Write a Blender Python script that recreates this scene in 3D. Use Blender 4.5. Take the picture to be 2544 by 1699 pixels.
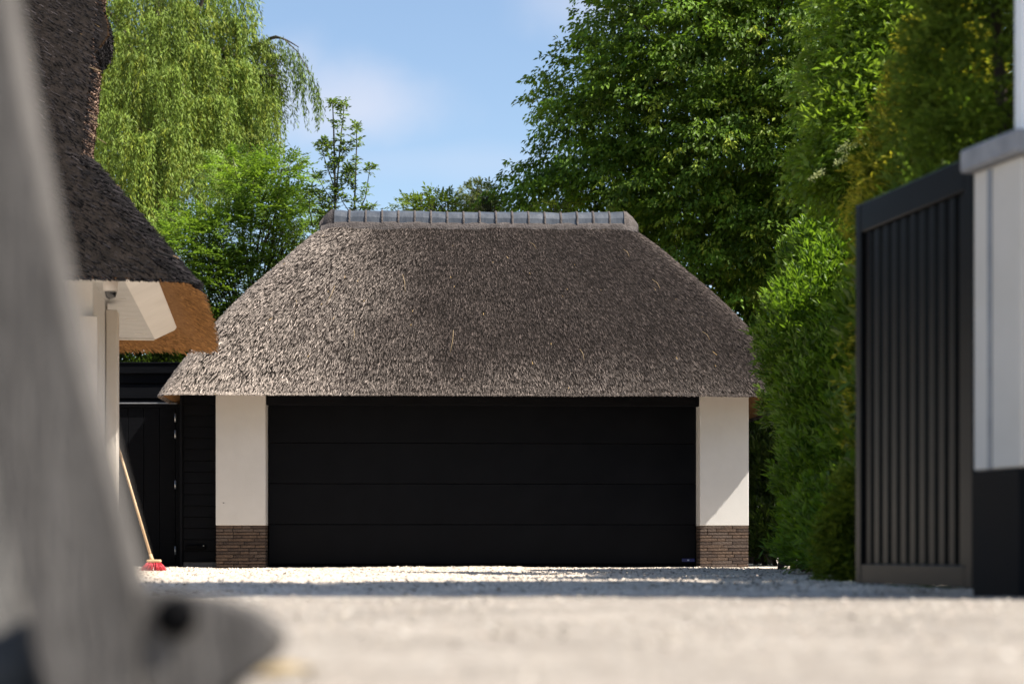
import bpy, bmesh, math, random
import numpy as np
from mathutils import Vector, Matrix

for o in list(bpy.data.objects):
    bpy.data.objects.remove(o, do_unlink=True)
SC = bpy.context.scene
COL = SC.collection
R = math.radians
random.seed(7)
RNG = np.random.default_rng(11)

# ------------------------------------------------------------------ camera, sky, sun, exposure
FPX, CX, HY, CZ = 4730.0, 1272.0, 1370.0, 0.18      # focal length in photo pixels, axis column, horizon row, eye height
cam_d = bpy.data.cameras.new("camera")
cam = bpy.data.objects.new("camera", cam_d)
COL.objects.link(cam)
cam.location = (0, 0, CZ)
cam.rotation_euler = (R(90), 0, 0)
cam_d.sensor_width = 36
cam_d.lens = 36 * FPX / 2544
cam_d.shift_y = (HY - 849.5) / 2544
cam_d.clip_start = 0.05
cam_d.clip_end = 3000
cam_d.dof.use_dof = True
cam_d.dof.focus_distance = 21.5
cam_d.dof.aperture_fstop = 2.0
SC.camera = cam

SUNV = Vector((0.766, -0.245, 1.0)).normalized()     # towards the sun: right, a little in front of the facade
sun_d = bpy.data.lights.new("sun", 'SUN')
sun_d.energy = 4.6
sun_d.angle = R(0.53)
sun_d.color = (1.0, 0.94, 0.85)
sun = bpy.data.objects.new("sun", sun_d)
COL.objects.link(sun)
sun.rotation_euler = SUNV.to_track_quat('Z', 'Y').to_euler()

W = bpy.data.worlds.new("World")
SC.world = W
W.use_nodes = True
wn, wl = W.node_tree.nodes, W.node_tree.links
wn.clear()
sky = wn.new("ShaderNodeTexSky")
sky.sky_type = 'NISHITA'
sky.sun_disc = False
sky.sun_elevation = math.asin(SUNV.z)
sky.sun_rotation = math.atan2(SUNV.x, SUNV.y)
sky.air_density = 1.0
sky.dust_density = 0.8
sky.ozone_density = 0.9
bg = wn.new("ShaderNodeBackground")
bg.inputs['Strength'].default_value = 0.080
wo = wn.new("ShaderNodeOutputWorld")
tc = wn.new("ShaderNodeTexCoord")
def cloud(cx, cz, sx, sz, amount):
    mp = wn.new("ShaderNodeMapping")
    mp.vector_type = 'POINT'
    mp.inputs['Location'].default_value = (-cx / sx, 0, -cz / sz)
    mp.inputs['Scale'].default_value = (1 / sx, 0, 1 / sz)
    wl.new(tc.outputs['Generated'], mp.inputs['Vector'])
    ln = wn.new("ShaderNodeVectorMath"); ln.operation = 'LENGTH'
    wl.new(mp.outputs['Vector'], ln.inputs[0])
    nz = wn.new("ShaderNodeTexNoise")
    nz.inputs['Scale'].default_value = 16
    nz.inputs['Detail'].default_value = 5
    wl.new(tc.outputs['Generated'], nz.inputs['Vector'])
    ad = wn.new("ShaderNodeMath"); ad.operation = 'MULTIPLY_ADD'
    ad.inputs[1].default_value = 1.5
    wl.new(nz.outputs['Fac'], ad.inputs[0]); wl.new(ln.outputs['Value'], ad.inputs[2])
    mr = wn.new("ShaderNodeMapRange"); mr.interpolation_type = 'SMOOTHSTEP'
    mr.inputs['From Min'].default_value = 2.0
    mr.inputs['From Max'].default_value = 0.75
    mr.inputs['To Min'].default_value = 0
    mr.inputs['To Max'].default_value = amount
    wl.new(ad.outputs[0], mr.inputs['Value'])
    return mr.outputs['Result']
facs = [cloud(-0.080, 0.226, 0.055, 0.024, 0.50), cloud(-0.118, 0.232, 0.03, 0.028, 0.45),
        cloud(0.055, 0.275, 0.06, 0.018, 0.35), cloud(-0.02, 0.20, 0.12, 0.012, 0.15)]
prev = None
for f in facs:
    if prev is None: prev = f
    else:
        m = wn.new("ShaderNodeMath"); m.operation = 'MAXIMUM'
        wl.new(prev, m.inputs[0]); wl.new(f, m.inputs[1]); prev = m.outputs[0]
mixc = wn.new("ShaderNodeMixRGB")
mixc.inputs['Color2'].default_value = (4.9, 4.75, 5.15, 1)
wl.new(prev, mixc.inputs['Fac'])
wl.new(sky.outputs[0], mixc.inputs['Color1'])
wl.new(mixc.outputs[0], bg.inputs['Color'])
wl.new(bg.outputs[0], wo.inputs['Surface'])

SC.view_settings.view_transform = 'Standard'
SC.view_settings.look = 'None'
SC.view_settings.exposure = 1.24
SC.view_settings.gamma = 1
SC.render.engine = 'CYCLES'
SC.cycles.max_bounces = 8
SC.cycles.transparent_max_bounces = 8

def P(px, py, d):
    """photo pixel at distance d -> world point"""
    return Vector(((px - CX) / FPX * d, d, CZ + (HY - py) / FPX * d))

# ------------------------------------------------------------------ materials
def newmat(name):
    m = bpy.data.materials.new(name); m.use_nodes = True
    n = m.node_tree.nodes; l = m.node_tree.links; n.clear()
    out = n.new("ShaderNodeOutputMaterial")
    b = n.new("ShaderNodeBsdfPrincipled")
    l.new(b.outputs[0], out.inputs['Surface'])
    return m, n, l, b, out

def mat(name, c1, c2=None, scale=8, rough=0.7, bump=0.0, bscale=None, spec=0.4, stretch=(1, 1, 1), detail=6, metallic=0, lo=0.35, hi=0.65, rvar=0.0):
    m, n, l, b, out = newmat(name)
    c2 = c2 or tuple(x * 0.8 for x in c1)
    t = n.new("ShaderNodeTexCoord"); mp = n.new("ShaderNodeMapping")
    mp.inputs['Scale'].default_value = stretch
    l.new(t.outputs['Object'], mp.inputs['Vector'])
    nz = n.new("ShaderNodeTexNoise"); nz.inputs['Scale'].default_value = scale; nz.inputs['Detail'].default_value = detail
    nz.inputs['Roughness'].default_value = 0.65
    l.new(mp.outputs[0], nz.inputs['Vector'])
    cr = n.new("ShaderNodeValToRGB")
    cr.color_ramp.elements[0].position = lo; cr.color_ramp.elements[0].color = (*c1, 1)
    cr.color_ramp.elements[1].position = hi; cr.color_ramp.elements[1].color = (*c2, 1)
    l.new(nz.outputs['Fac'], cr.inputs['Fac']); l.new(cr.outputs['Color'], b.inputs['Base Color'])
    b.inputs['Roughness'].default_value = rough
    b.inputs['Specular IOR Level'].default_value = spec
    b.inputs['Metallic'].default_value = metallic
    if rvar:
        mr = n.new("ShaderNodeMapRange")
        mr.inputs['To Min'].default_value = rough - rvar; mr.inputs['To Max'].default_value = rough + rvar
        l.new(nz.outputs['Fac'], mr.inputs['Value']); l.new(mr.outputs[0], b.inputs['Roughness'])
    if bump:
        n2 = n.new("ShaderNodeTexNoise"); n2.inputs['Scale'].default_value = bscale or scale * 4; n2.inputs['Detail'].default_value = 5
        l.new(mp.outputs[0], n2.inputs['Vector'])
        bp = n.new("ShaderNodeBump"); bp.inputs['Strength'].default_value = bump; bp.inputs['Distance'].default_value = 0.02
        l.new(n2.outputs['Fac'], bp.inputs['Height']); l.new(bp.outputs[0], b.inputs['Normal'])
    return m

def attrmat(name, rough=0.8, spec=0.2, translucent=0.0, tcol=(1.0, 1.0, 0.55), sheen=0.0):
    m, n, l, b, out = newmat(name)
    a = n.new("ShaderNodeAttribute"); a.attribute_name = "tone"
    l.new(a.outputs['Color'], b.inputs['Base Color'])
    b.inputs['Roughness'].default_value = rough
    b.inputs['Specular IOR Level'].default_value = spec
    if translucent:
        tr = n.new("ShaderNodeBsdfTranslucent"); mx = n.new("ShaderNodeMixShader")
        mu = n.new("ShaderNodeMixRGB"); mu.blend_type = 'MULTIPLY'; mu.inputs['Fac'].default_value = 1
        mu.inputs['Color2'].default_value = (*[c * 1.5 for c in tcol], 1)
        l.new(a.outputs['Color'], mu.inputs['Color1']); l.new(mu.outputs[0], tr.inputs['Color'])
        mx.inputs['Fac'].default_value = translucent
        l.new(b.outputs[0], mx.inputs[1]); l.new(tr.outputs[0], mx.inputs[2]); l.new(mx.outputs[0], out.inputs['Surface'])
    return m

M = {}
M['plaster'] = mat('white_plaster', (0.545, 0.53, 0.505), (0.585, 0.57, 0.545), 2.5, 0.85, 0.12, 90, spec=0.2)
M['black_wood'] = mat('black_painted_wood', (0.0035, 0.0038, 0.005), (0.006, 0.0065, 0.0082), 3, 0.6, 0.15, 30, spec=0.06, stretch=(1, 1, 14), rvar=0.08)
M['black_steel'] = mat('black_powder_coat', (0.0034, 0.0037, 0.005), (0.0052, 0.0056, 0.0072), 3, 0.5, 0.05, 160, spec=0.06, rvar=0.06)
M['dark_line'] = mat('dark_rubber', (0.003, 0.003, 0.0035), None, 6, 0.8, spec=0.05)
M['brick'] = mat('brown_brick', (0.060, 0.042, 0.033), (0.125, 0.088, 0.066), 14, 0.9, 0.5, 60, spec=0.15)
M['brick2'] = mat('grey_brown_brick', (0.075, 0.056, 0.046), (0.115, 0.088, 0.072), 14, 0.9, 0.5, 60, spec=0.15)
M['brick3'] = mat('dark_brick', (0.040, 0.031, 0.028), (0.085, 0.062, 0.05), 14, 0.9, 0.5, 60, spec=0.15)
M['joint'] = mat('dark_mortar', (0.018, 0.013, 0.011), None, 20, 0.95)
M['tile'] = mat('ridge_tile_glaze', (0.040, 0.046, 0.056), (0.085, 0.094, 0.108), 5, 0.42, 0.2, 25, spec=0.6, stretch=(1, 1, 0.3), rvar=0.12)
M['mortar'] = mat('ridge_mortar', (0.065, 0.056, 0.052), (0.115, 0.10, 0.094), 16, 0.95, 0.8, 50, spec=0.1)
M['thatch_base'] = mat('thatch_core', (0.008, 0.0065, 0.0055), (0.018, 0.014, 0.012), 10, 0.95, 0.8, 40, spec=0.05)
M['thatch_under'] = mat('thatch_underside', (0.12, 0.058, 0.020), (0.27, 0.140, 0.055), 30, 0.9, 0.9, 70, spec=0.1, stretch=(1, 1, 1))
M['reed'] = attrmat('reed_ends', 0.85, 0.12)
M['cream'] = mat('cream_paint', (0.52, 0.47, 0.41), (0.57, 0.52, 0.46), 2, 0.6, 0.06, 60, spec=0.3)
M['white_paint'] = mat('white_paint', (0.56, 0.54, 0.51), (0.62, 0.60, 0.57), 2, 0.5, 0.05, 60, spec=0.35)
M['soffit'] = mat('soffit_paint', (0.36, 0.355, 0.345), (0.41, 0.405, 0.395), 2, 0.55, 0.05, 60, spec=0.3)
M['gate_steel'] = mat('gate_coating', (0.0042, 0.0042, 0.0046), (0.0065, 0.0065, 0.007), 3, 0.30, 0.04, 160, spec=0.14)
M['pillar_plaster'] = mat('warm_plaster', (0.54, 0.505, 0.455), (0.58, 0.545, 0.50), 2.5, 0.85, 0.12, 90, spec=0.2)
M['bright_white'] = mat('bright_white_coating', (0.80, 0.80, 0.80), (0.83, 0.83, 0.83), 2, 0.35, 0.03, 60, spec=0.5)
M['plinth_grey'] = mat('grey_concrete', (0.10, 0.10, 0.10), (0.16, 0.155, 0.15), 12, 0.95, 0.4, 60)
M['zinc'] = mat('zinc_flashing', (0.22, 0.23, 0.25), (0.30, 0.31, 0.33), 6, 0.45, 0.05, 40, metallic=0.4)
M['steel'] = mat('stainless_steel', (0.5, 0.5, 0.5), None, 6, 0.3, metallic=0.9)
M['cap_stone'] = mat('grey_cap_stone', (0.20, 0.205, 0.22), (0.27, 0.275, 0.29), 10, 0.7, 0.3, 60)
M['old_wood'] = mat('weathered_grey_wood', (0.066, 0.061, 0.057), (0.145, 0.134, 0.125), 5, 0.9, 0.7, 25, spec=0.15, stretch=(5, 5, 0.7))
M['pale_wood'] = mat('sunlit_grey_wood', (0.12, 0.112, 0.104), (0.26, 0.245, 0.225), 5, 0.9, 0.7, 25, spec=0.15, stretch=(5, 5, 0.7))  # paler copy of the post wood, sunlight put into its colour
M['broom_wood'] = mat('pale_beech_wood', (0.46, 0.31, 0.17), (0.58, 0.41, 0.25), 8, 0.55, 0.1, 40, stretch=(6, 6, 0.6))
M['bristle'] = mat('red_bristle', (0.50, 0.025, 0.045), (0.62, 0.06, 0.08), 30, 0.5)
M['bark'] = mat('grey_brown_bark', (0.035, 0.028, 0.022), (0.085, 0.07, 0.055), 9, 0.95, 0.9, 30, spec=0.1, stretch=(1, 1, 0.35))
M['bark_green'] = mat('young_green_bark', (0.050, 0.045, 0.028), (0.09, 0.08, 0.05), 9, 0.85, 0.5, 30, spec=0.15)
M['leaf'] = attrmat('leaf', 0.5, 0.22, 0.40)
M['leaf_willow'] = attrmat('willow_leaf', 0.55, 0.15, 0.13)
M['leaf_soft'] = attrmat('soft_leaf', 0.5, 0.35, 0.38)
M['leaf_gloss'] = attrmat('glossy_leaf', 0.42, 0.28, 0.45)
M['needle'] = attrmat('conifer_spray', 0.7, 0.12, 0.38)
M['blossom'] = attrmat('cream_blossom', 0.8, 0.1, 0.3, (1, 1, 0.8))
M['stone'] = attrmat('gravel_stone', 0.9, 0.15)
M['blue'] = mat('blue_enamel', (0.006, 0.014, 0.10), (0.01, 0.025, 0.16), 20, 0.35)
M['pale'] = mat('pale_print', (0.6, 0.68, 0.8), None, 20, 0.5)
M['smoke'] = mat('dark_dome', (0.006, 0.006, 0.007), None, 6, 0.06, spec=0.7)
M['rock'] = mat('grey_field_stone', (0.13, 0.125, 0.12), (0.30, 0.28, 0.26), 7, 0.9, 0.6, 30)
M['rock_dark'] = mat('dark_field_stone', (0.03, 0.03, 0.032), (0.07, 0.068, 0.066), 7, 0.9, 0.6, 30)
M['dry_leaf'] = mat('yellow_dry_leaf', (0.24, 0.17, 0.07), (0.30, 0.22, 0.11), 9, 0.8)

# gravel: crushed pale limestone, grain by grain
def gravel_mat(name, a, b_, c, scale):
    m, n, l, b, out = newmat(name)
    t = n.new("ShaderNodeTexCoord")
    vo = n.new("ShaderNodeTexVoronoi"); vo.inputs['Scale'].default_value = scale
    l.new(t.outputs['Object'], vo.inputs['Vector'])
    cr = n.new("ShaderNodeValToRGB")
    e = cr.color_ramp.elements
    e[0].position = 0.0; e[0].color = (*a, 1); e[1].position = 1.0; e[1].color = (*c, 1)
    k = e.new(0.45); k.color = (*b_, 1)
    sp = n.new("ShaderNodeSeparateColor"); l.new(vo.outputs['Color'], sp.inputs[0])
    l.new(sp.outputs[0], cr.inputs['Fac'])
    nz = n.new("ShaderNodeTexNoise"); nz.inputs['Scale'].default_value = 1.6; nz.inputs['Detail'].default_value = 5
    l.new(t.outputs['Object'], nz.inputs['Vector'])
    mr = n.new("ShaderNodeMapRange"); mr.inputs['From Min'].default_value = 0.3; mr.inputs['From Max'].default_value = 0.7
    mr.inputs['To Min'].default_value = 0.78; mr.inputs['To Max'].default_value = 1.1
    l.new(nz.outputs['Fac'], mr.inputs['Value'])
    mu = n.new("ShaderNodeMixRGB"); mu.blend_type = 'MULTIPLY'; mu.inputs['Fac'].default_value = 1
    l.new(cr.outputs[0], mu.inputs['Color1']); l.new(mr.outputs[0], mu.inputs['Color2'])
    l.new(mu.outputs[0], b.inputs['Base Color'])
    b.inputs['Roughness'].default_value = 0.92; b.inputs['Specular IOR Level'].default_value = 0.15
    bp = n.new("ShaderNodeBump"); bp.inputs['Strength'].default_value = 0.7; bp.inputs['Distance'].default_value = 0.012
    bp.invert = True
    l.new(vo.outputs['Distance'], bp.inputs['Height']); l.new(bp.outputs[0], b.inputs['Normal'])
    return m
M['gravel'] = gravel_mat('pale_gravel', (0.32, 0.265, 0.21), (0.62, 0.53, 0.435), (0.73, 0.64, 0.54), 60)
M['paving'] = gravel_mat('sandy_gravel', (0.20, 0.172, 0.145), (0.275, 0.242, 0.205), (0.34, 0.305, 0.265), 34)

# ------------------------------------------------------------------ helpers
def link(o, parent=None):
    COL.objects.link(o)
    if parent is not None: o.parent = parent
    return o

def tag(o, label=None, cat=None, group=None, kind=None):
    if label: o['label'] = label
    if cat: o['category'] = cat
    if group: o['group'] = group
    if kind: o['kind'] = kind
    return o

def empty(name, loc, rz=0, label=None, cat=None, group=None):
    o = bpy.data.objects.new(name, None); o.empty_display_size = 0.2
    COL.objects.link(o); o.location = loc; o.rotation_euler = (0, 0, rz)
    return tag(o, label, cat, group)

def meshobj(name, verts, faces, m, parent=None, smooth=False, colors=None):
    """faces: list of tuples, or an (n,k) int array"""
    me = bpy.data.meshes.new(name)
    if isinstance(faces, np.ndarray):
        n, k = faces.shape
        v = np.asarray(verts, dtype=np.float32)
        me.vertices.add(len(v)); me.vertices.foreach_set('co', v.ravel())
        me.loops.add(n * k); me.loops.foreach_set('vertex_index', faces.astype(np.int32).ravel())
        me.polygons.add(n); me.polygons.foreach_set('loop_start', np.arange(n, dtype=np.int32) * k)
        me.update(calc_edges=True)
    else:
        me.from_pydata([tuple(p) for p in verts], [], faces)
    if colors is not None:
        c = np.ones((len(colors), 4), dtype=np.float32); c[:, :3] = np.clip(colors, 0.002, 0.9)
        at = me.attributes.new('tone', 'FLOAT_COLOR', 'FACE'); at.data.foreach_set('color', c.ravel())
    if smooth: me.polygons.foreach_set('use_smooth', [True] * len(me.polygons))
    me.materials.append(M[m] if isinstance(m, str) else m)
    me.validate()
    return link(bpy.data.objects.new(name, me), parent)

def boxmesh(sx, sy, sz, bev=0.004, seg=1):
    bm = bmesh.new(); bmesh.ops.create_cube(bm, size=1)
    bmesh.ops.scale(bm, vec=(sx, sy, sz), verts=bm.verts)
    if bev: bmesh.ops.bevel(bm, geom=bm.edges[:], offset=min(bev, 0.3 * min(sx, sy, sz)), segments=seg, affect='EDGES')
    me = bpy.data.meshes.new('box'); bm.to_mesh(me); bm.free()
    return me

def box(name, lo, hi, m, parent=None, bev=0.004, rot=None):
    lo, hi = Vector(lo), Vector(hi); s = hi - lo
    me = boxmesh(s.x, s.y, s.z, bev); me.name = name; me.materials.append(M[m])
    o = link(bpy.data.objects.new(name, me), parent); o.location = (lo + hi) / 2
    if rot: o.rotation_euler = rot
    return o

def tube_arrays(pts, rad, sides=7, cap=True):
    pts = [Vector(p) for p in pts]; V, F = [], []
    ref = Vector((0.3, 0.9, 0.2)).normalized()
    for i, p in enumerate(pts):
        t = (pts[min(i + 1, len(pts) - 1)] - pts[max(i - 1, 0)]).normalized()
        a = t.cross(ref)
        if a.length < 1e-3: a = t.cross(Vector((1, 0, 0)))
        a.normalize(); b = t.cross(a)
        for k in range(sides):
            an = 2 * math.pi * k / sides
            V.append(p + (a * math.cos(an) + b * math.sin(an)) * rad[i])
    for i in range(len(pts) - 1):
        for k in range(sides):
            F.append((i * sides + k, i * sides + (k + 1) % sides, (i + 1) * sides + (k + 1) % sides, (i + 1) * sides + k))
    if cap:
        F.append(tuple(range(sides))[::-1]); F.append(tuple(range((len(pts) - 1) * sides, len(pts) * sides)))
    return V, F

class Tubes:
    def __init__(s): s.V, s.F = [], []
    def add(s, pts, rad, sides=6, cap=True):
        v, f = tube_arrays(pts, rad, sides, cap); o = len(s.V)
        s.V += v; s.F += [tuple(i + o for i in q) for q in f]
    def build(s, name, m, parent=None):
        return meshobj(name, s.V, s.F, m, parent, smooth=True)

def unit(a):
    return a / np.maximum(np.linalg.norm(a, axis=-1, keepdims=True), 1e-9)

def leaf_arrays(p, d, n, L, Wd, col, fold=0.25):
    """folded rhombic leaves: base p, axis d, face normal n"""
    k = len(p); d = unit(d); s = unit(np.cross(d, n)); nn = np.cross(s, d)
    L = np.broadcast_to(L, (k,))[:, None]; Wd = np.broadcast_to(Wd, (k,))[:, None]
    mid = p + d * L * 0.48
    v = np.stack([p, mid + s * Wd * 0.5 + nn * Wd * fold, p + d * L, mid - s * Wd * 0.5 + nn * Wd * fold], 1).reshape(-1, 3)
    b = np.arange(k)[:, None] * 4
    f = np.stack([b + np.array([0, 1, 2]), b + np.array([0, 2, 3])], 1).reshape(-1, 3)
    return v, f, np.repeat(col, 2, axis=0)

def leafobj(name, parts, m, parent, kind='stuff'):
    V, F, C, o = [], [], [], 0
    for v, f, c in parts:
        V.append(v); F.append(f + o); C.append(c); o += len(v)
    ob = meshobj(name, np.concatenate(V), np.concatenate(F), m, parent, colors=np.concatenate(C))
    if kind: ob['kind'] = kind
    return ob

def rnd(*s): return RNG.random(s)
def nrm(*s): return RNG.normal(size=s)
def huevar(base, n, v=0.25, yel=0.25):
    """per-leaf colour: brightness and yellow/green spread"""
    b = np.array(base)[None, :] * (1 + v * nrm(n, 1)).clip(0.35, 2.0)
    y = rnd(n, 1) * yel
    return b * (1 + y * np.array([[0.9, 0.35, -0.2]]))

def snoise(x, y, seed=0, oct=4):
    r = np.random.default_rng(seed); out = np.zeros_like(x); a = 1.0; f = 1.0; tot = 0
    for k in range(oct):
        for j in range(4):
            th = r.random() * 6.283; ph = r.random() * 6.283
            out += a * np.sin((x * math.cos(th) + y * math.sin(th)) * f * (0.8 + 0.5 * r.random()) + ph)
        tot += a * 2.0; a *= 0.55; f *= 2.07
    return out / tot

# ------------------------------------------------------------------ ground
def axis(lo, hi, step, far):
    mid = np.arange(lo, hi + step / 2, step); ext = [far * (k / 12) ** 2.2 for k in range(1, 13)]
    return np.concatenate([[lo - e for e in ext[::-1]], mid, [hi + e for e in ext]])
gx, gy = axis(-6, 6, 0.09, 900), axis(1.0, 24, 0.07, 900)
GX, GY = np.meshgrid(gx, gy)
def ground_h(x, y):
    h = 0.014 * snoise(x * 1.7, y * 1.7, 3) + 0.007 * snoise(x * 6, y * 6, 5, 3)
    w = np.clip((23 - y) / 1.0, 0, 1) * np.clip((y - 7.0) / 1.0, 0, 1)
    berm = 0.010 * np.exp(-((y - 11.2) / 0.7) ** 2) * (1 + 0.6 * snoise(x * 1.3, y * 0.5, 9, 2))
    return h * np.clip(w, 0.0, 1) + berm * w - 0.004
GZ = ground_h(GX, GY)
ny, nx = GX.shape
idx = np.arange(ny * nx).reshape(ny, nx)
gf = np.stack([idx[:-1, :-1], idx[:-1, 1:], idx[1:, 1:], idx[1:, :-1]], -1).reshape(-1, 4)
g = meshobj('ground', np.stack([GX, GY, GZ], -1).reshape(-1, 3), gf, 'gravel', smooth=True)
tag(g, kind='structure', label='pale crushed gravel yard running up to the thatched garage', cat='ground')

px_, py_ = np.concatenate([[-300, -40], np.arange(-6, 6.01, 0.12), [40, 300]]), np.concatenate([[-60], np.arange(-2, 7.25, 0.1)])
PX, PY = np.meshgrid(px_, py_)
PZ = 0.013 + 0.006 * snoise(PX * 2.2, PY * 2.2, 21, 3) * np.clip((7.0 - PY) / 1.5, 0, 1)
PZ[-1, :] = 0.012 + 0.0015 * np.sin(PX[-1] * 3)
n1, n2 = PX.shape
idx = np.arange(n1 * n2).reshape(n1, n2)
pf = np.stack([idx[:-1, :-1], idx[:-1, 1:], idx[1:, 1:], idx[1:, :-1]], -1).reshape(-1, 4)
pv = np.stack([PX, PY, PZ], -1).reshape(-1, 3)
edge = pv[idx[-1]].copy(); edge[:, 1] += 0.02; edge[:, 2] = -0.03
e0 = len(pv); pv = np.concatenate([pv, edge])
ei = e0 + np.arange(n2)
pf = np.concatenate([pf, np.stack([idx[-1, :-1], idx[-1, 1:], ei[1:], ei[:-1]], -1)])
pvm = meshobj('pavement', pv, pf, 'paving', smooth=True)
tag(pvm, kind='structure', label='sunlit sandy beige forecourt outside the black gate', cat='pavement')

def stones(n, x0, x1, y0, y1, smin, smax, hfun, tones, seed, ypow=1.0):
    r = np.random.default_rng(seed)
    x = x0 + (x1 - x0) * r.random(n); y = y0 + (y1 - y0) * r.random(n) ** ypow
    z = hfun(x, y); s = smin + (smax - smin) * r.random(n) ** 2
    base = np.array([[1, 0, 0], [-1, 0, 0], [0, 1, 0], [0, -1, 0], [0, 0, 1], [0, 0, -1]], float)
    tri = np.array([[0, 2, 4], [2, 1, 4], [1, 3, 4], [3, 0, 4]])
    v = base[None] * (0.55 + 0.6 * r.random((n, 6, 1))) + 0.28 * r.normal(size=(n, 6, 3))
    v[:, :, 2] *= 0.7
    v = v * s[:, None, None] * 0.5 + np.stack([x, y, z + s * 0.18], -1)[:, None]
    f = (np.arange(n)[:, None, None] * 6 + tri[None]).reshape(-1, 3)
    t = np.array(tones)[r.integers(0, len(tones), n)] * (0.75 + 0.5 * r.random((n, 1)))
    return v.reshape(-1, 3), f, np.repeat(t, 4, axis=0)
tones = [(0.64, 0.56, 0.46), (0.56, 0.48, 0.39), (0.68, 0.60, 0.50), (0.42, 0.35, 0.28), (0.62, 0.51, 0.41), (0.14, 0.12, 0.10)]
o = leafobj('gravel', [stones(42000, -4.6, 4.6, 8.0, 21.9, 0.008, 0.028, ground_h, tones, 5)], 'stone', None)
tag(o, 'loose pale gravel stones spread over the yard', 'gravel', kind='stuff')
def pave_h(x, y): return 0.011 + 0 * x
tones2 = [(0.33, 0.295, 0.25), (0.30, 0.265, 0.22), (0.36, 0.33, 0.29), (0.28, 0.245, 0.205), (0.34, 0.29, 0.245)]
o = leafobj('gravel', [stones(9000, -2.6, 2.6, 2.1, 7.0, 0.006, 0.022, pave_h, tones2, 6)], 'stone', None)
tag(o, 'scattered beige pebbles on the forecourt outside the gate', 'gravel', kind='stuff')

# ------------------------------------------------------------------ thatch tools
def grid_faces(nv, nu, closed=False):
    i = np.arange(nv * nu).reshape(nv, nu)
    a = i if not closed else np.concatenate([i, i[:, :1]], 1)
    return np.stack([a[:-1, :-1], a[:-1, 1:], a[1:, 1:], a[1:, :-1]], -1).reshape(-1, 4)

def reeds_on(grid, n, col_fn, closed=False, wfun=None, Lr=(0.05, 0.10), Wr=(0.006, 0.013), lift=0.16, twist=0.22, flip=1, zmin=None, drift=None):
    """short reed stubs lying down the slope of a grid (row 0 = eave, last row = ridge)"""
    g = np.concatenate([grid, grid[:, :1]], 1) if closed else grid
    A, B, C, D = g[:-1, :-1], g[:-1, 1:], g[1:, 1:], g[1:, :-1]
    nr = np.cross(C - A, D - B) * flip; area = np.linalg.norm(nr, axis=-1) * 0.5
    nr = unit(nr); down = unit((A + B) - (C + D))
    cen = (A + B + C + D) / 4
    w = area.copy()
    if wfun is not None: w = w * wfun(cen, nr)
    w = w.ravel(); pick = RNG.choice(len(w), size=n, p=w / w.sum())
    s, t = rnd(n, 1), rnd(n, 1)
    f = lambda q: q.reshape(-1, 3)[pick]
    p = (f(A) * (1 - s) + f(B) * s) * (1 - t) + (f(D) * (1 - s) + f(C) * s) * t
    N, Dn = f(nr), f(down)
    side = unit(np.cross(N, Dn))
    ax = unit(Dn + side * twist * nrm(n, 1) + N * (lift * (0.4 + rnd(n, 1))))
    if drift is not None: ax = unit(ax + np.array([drift]))
    L = (Lr[0] + (Lr[1] - Lr[0]) * rnd(n, 1)); w2 = Wr[0] + (Wr[1] - Wr[0]) * rnd(n, 1)
    if zmin is not None:
        lim = (p[:, 2:3] - zmin - 0.012 * rnd(n, 1)) / np.maximum(-ax[:, 2:3], 0.05)
        L = np.minimum(L, np.maximum(lim, 0.012))
    sd = unit(np.cross(N, ax)); up = np.cross(ax, sd) * -1
    up = np.where((up * N).sum(-1, keepdims=True) < 0, -up, up)
    base = p - N * 0.012
    tip = base + ax * L
    v = np.stack([base - sd * w2 / 2, base + sd * w2 / 2, base + up * w2 * 0.6,
                  tip - sd * w2 / 2, tip + sd * w2 / 2, tip + up * w2 * 0.6], 1).reshape(-1, 3)
    tri = np.array([[0, 3, 5], [0, 5, 2], [2, 5, 4], [2, 4, 1]])
    F = (np.arange(n)[:, None, None] * 6 + tri[None]).reshape(-1, 3)
    c = col_fn(p, N)
    return v, F, np.repeat(c, 4, axis=0)

# ------------------------------------------------------------------ garage
G = empty('garage', ((1202 - CX) / FPX * 22, 22.0, 0), R(2.5),
          'white plastered garage with wide black door under a hipped thatched roof', 'garage')
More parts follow.
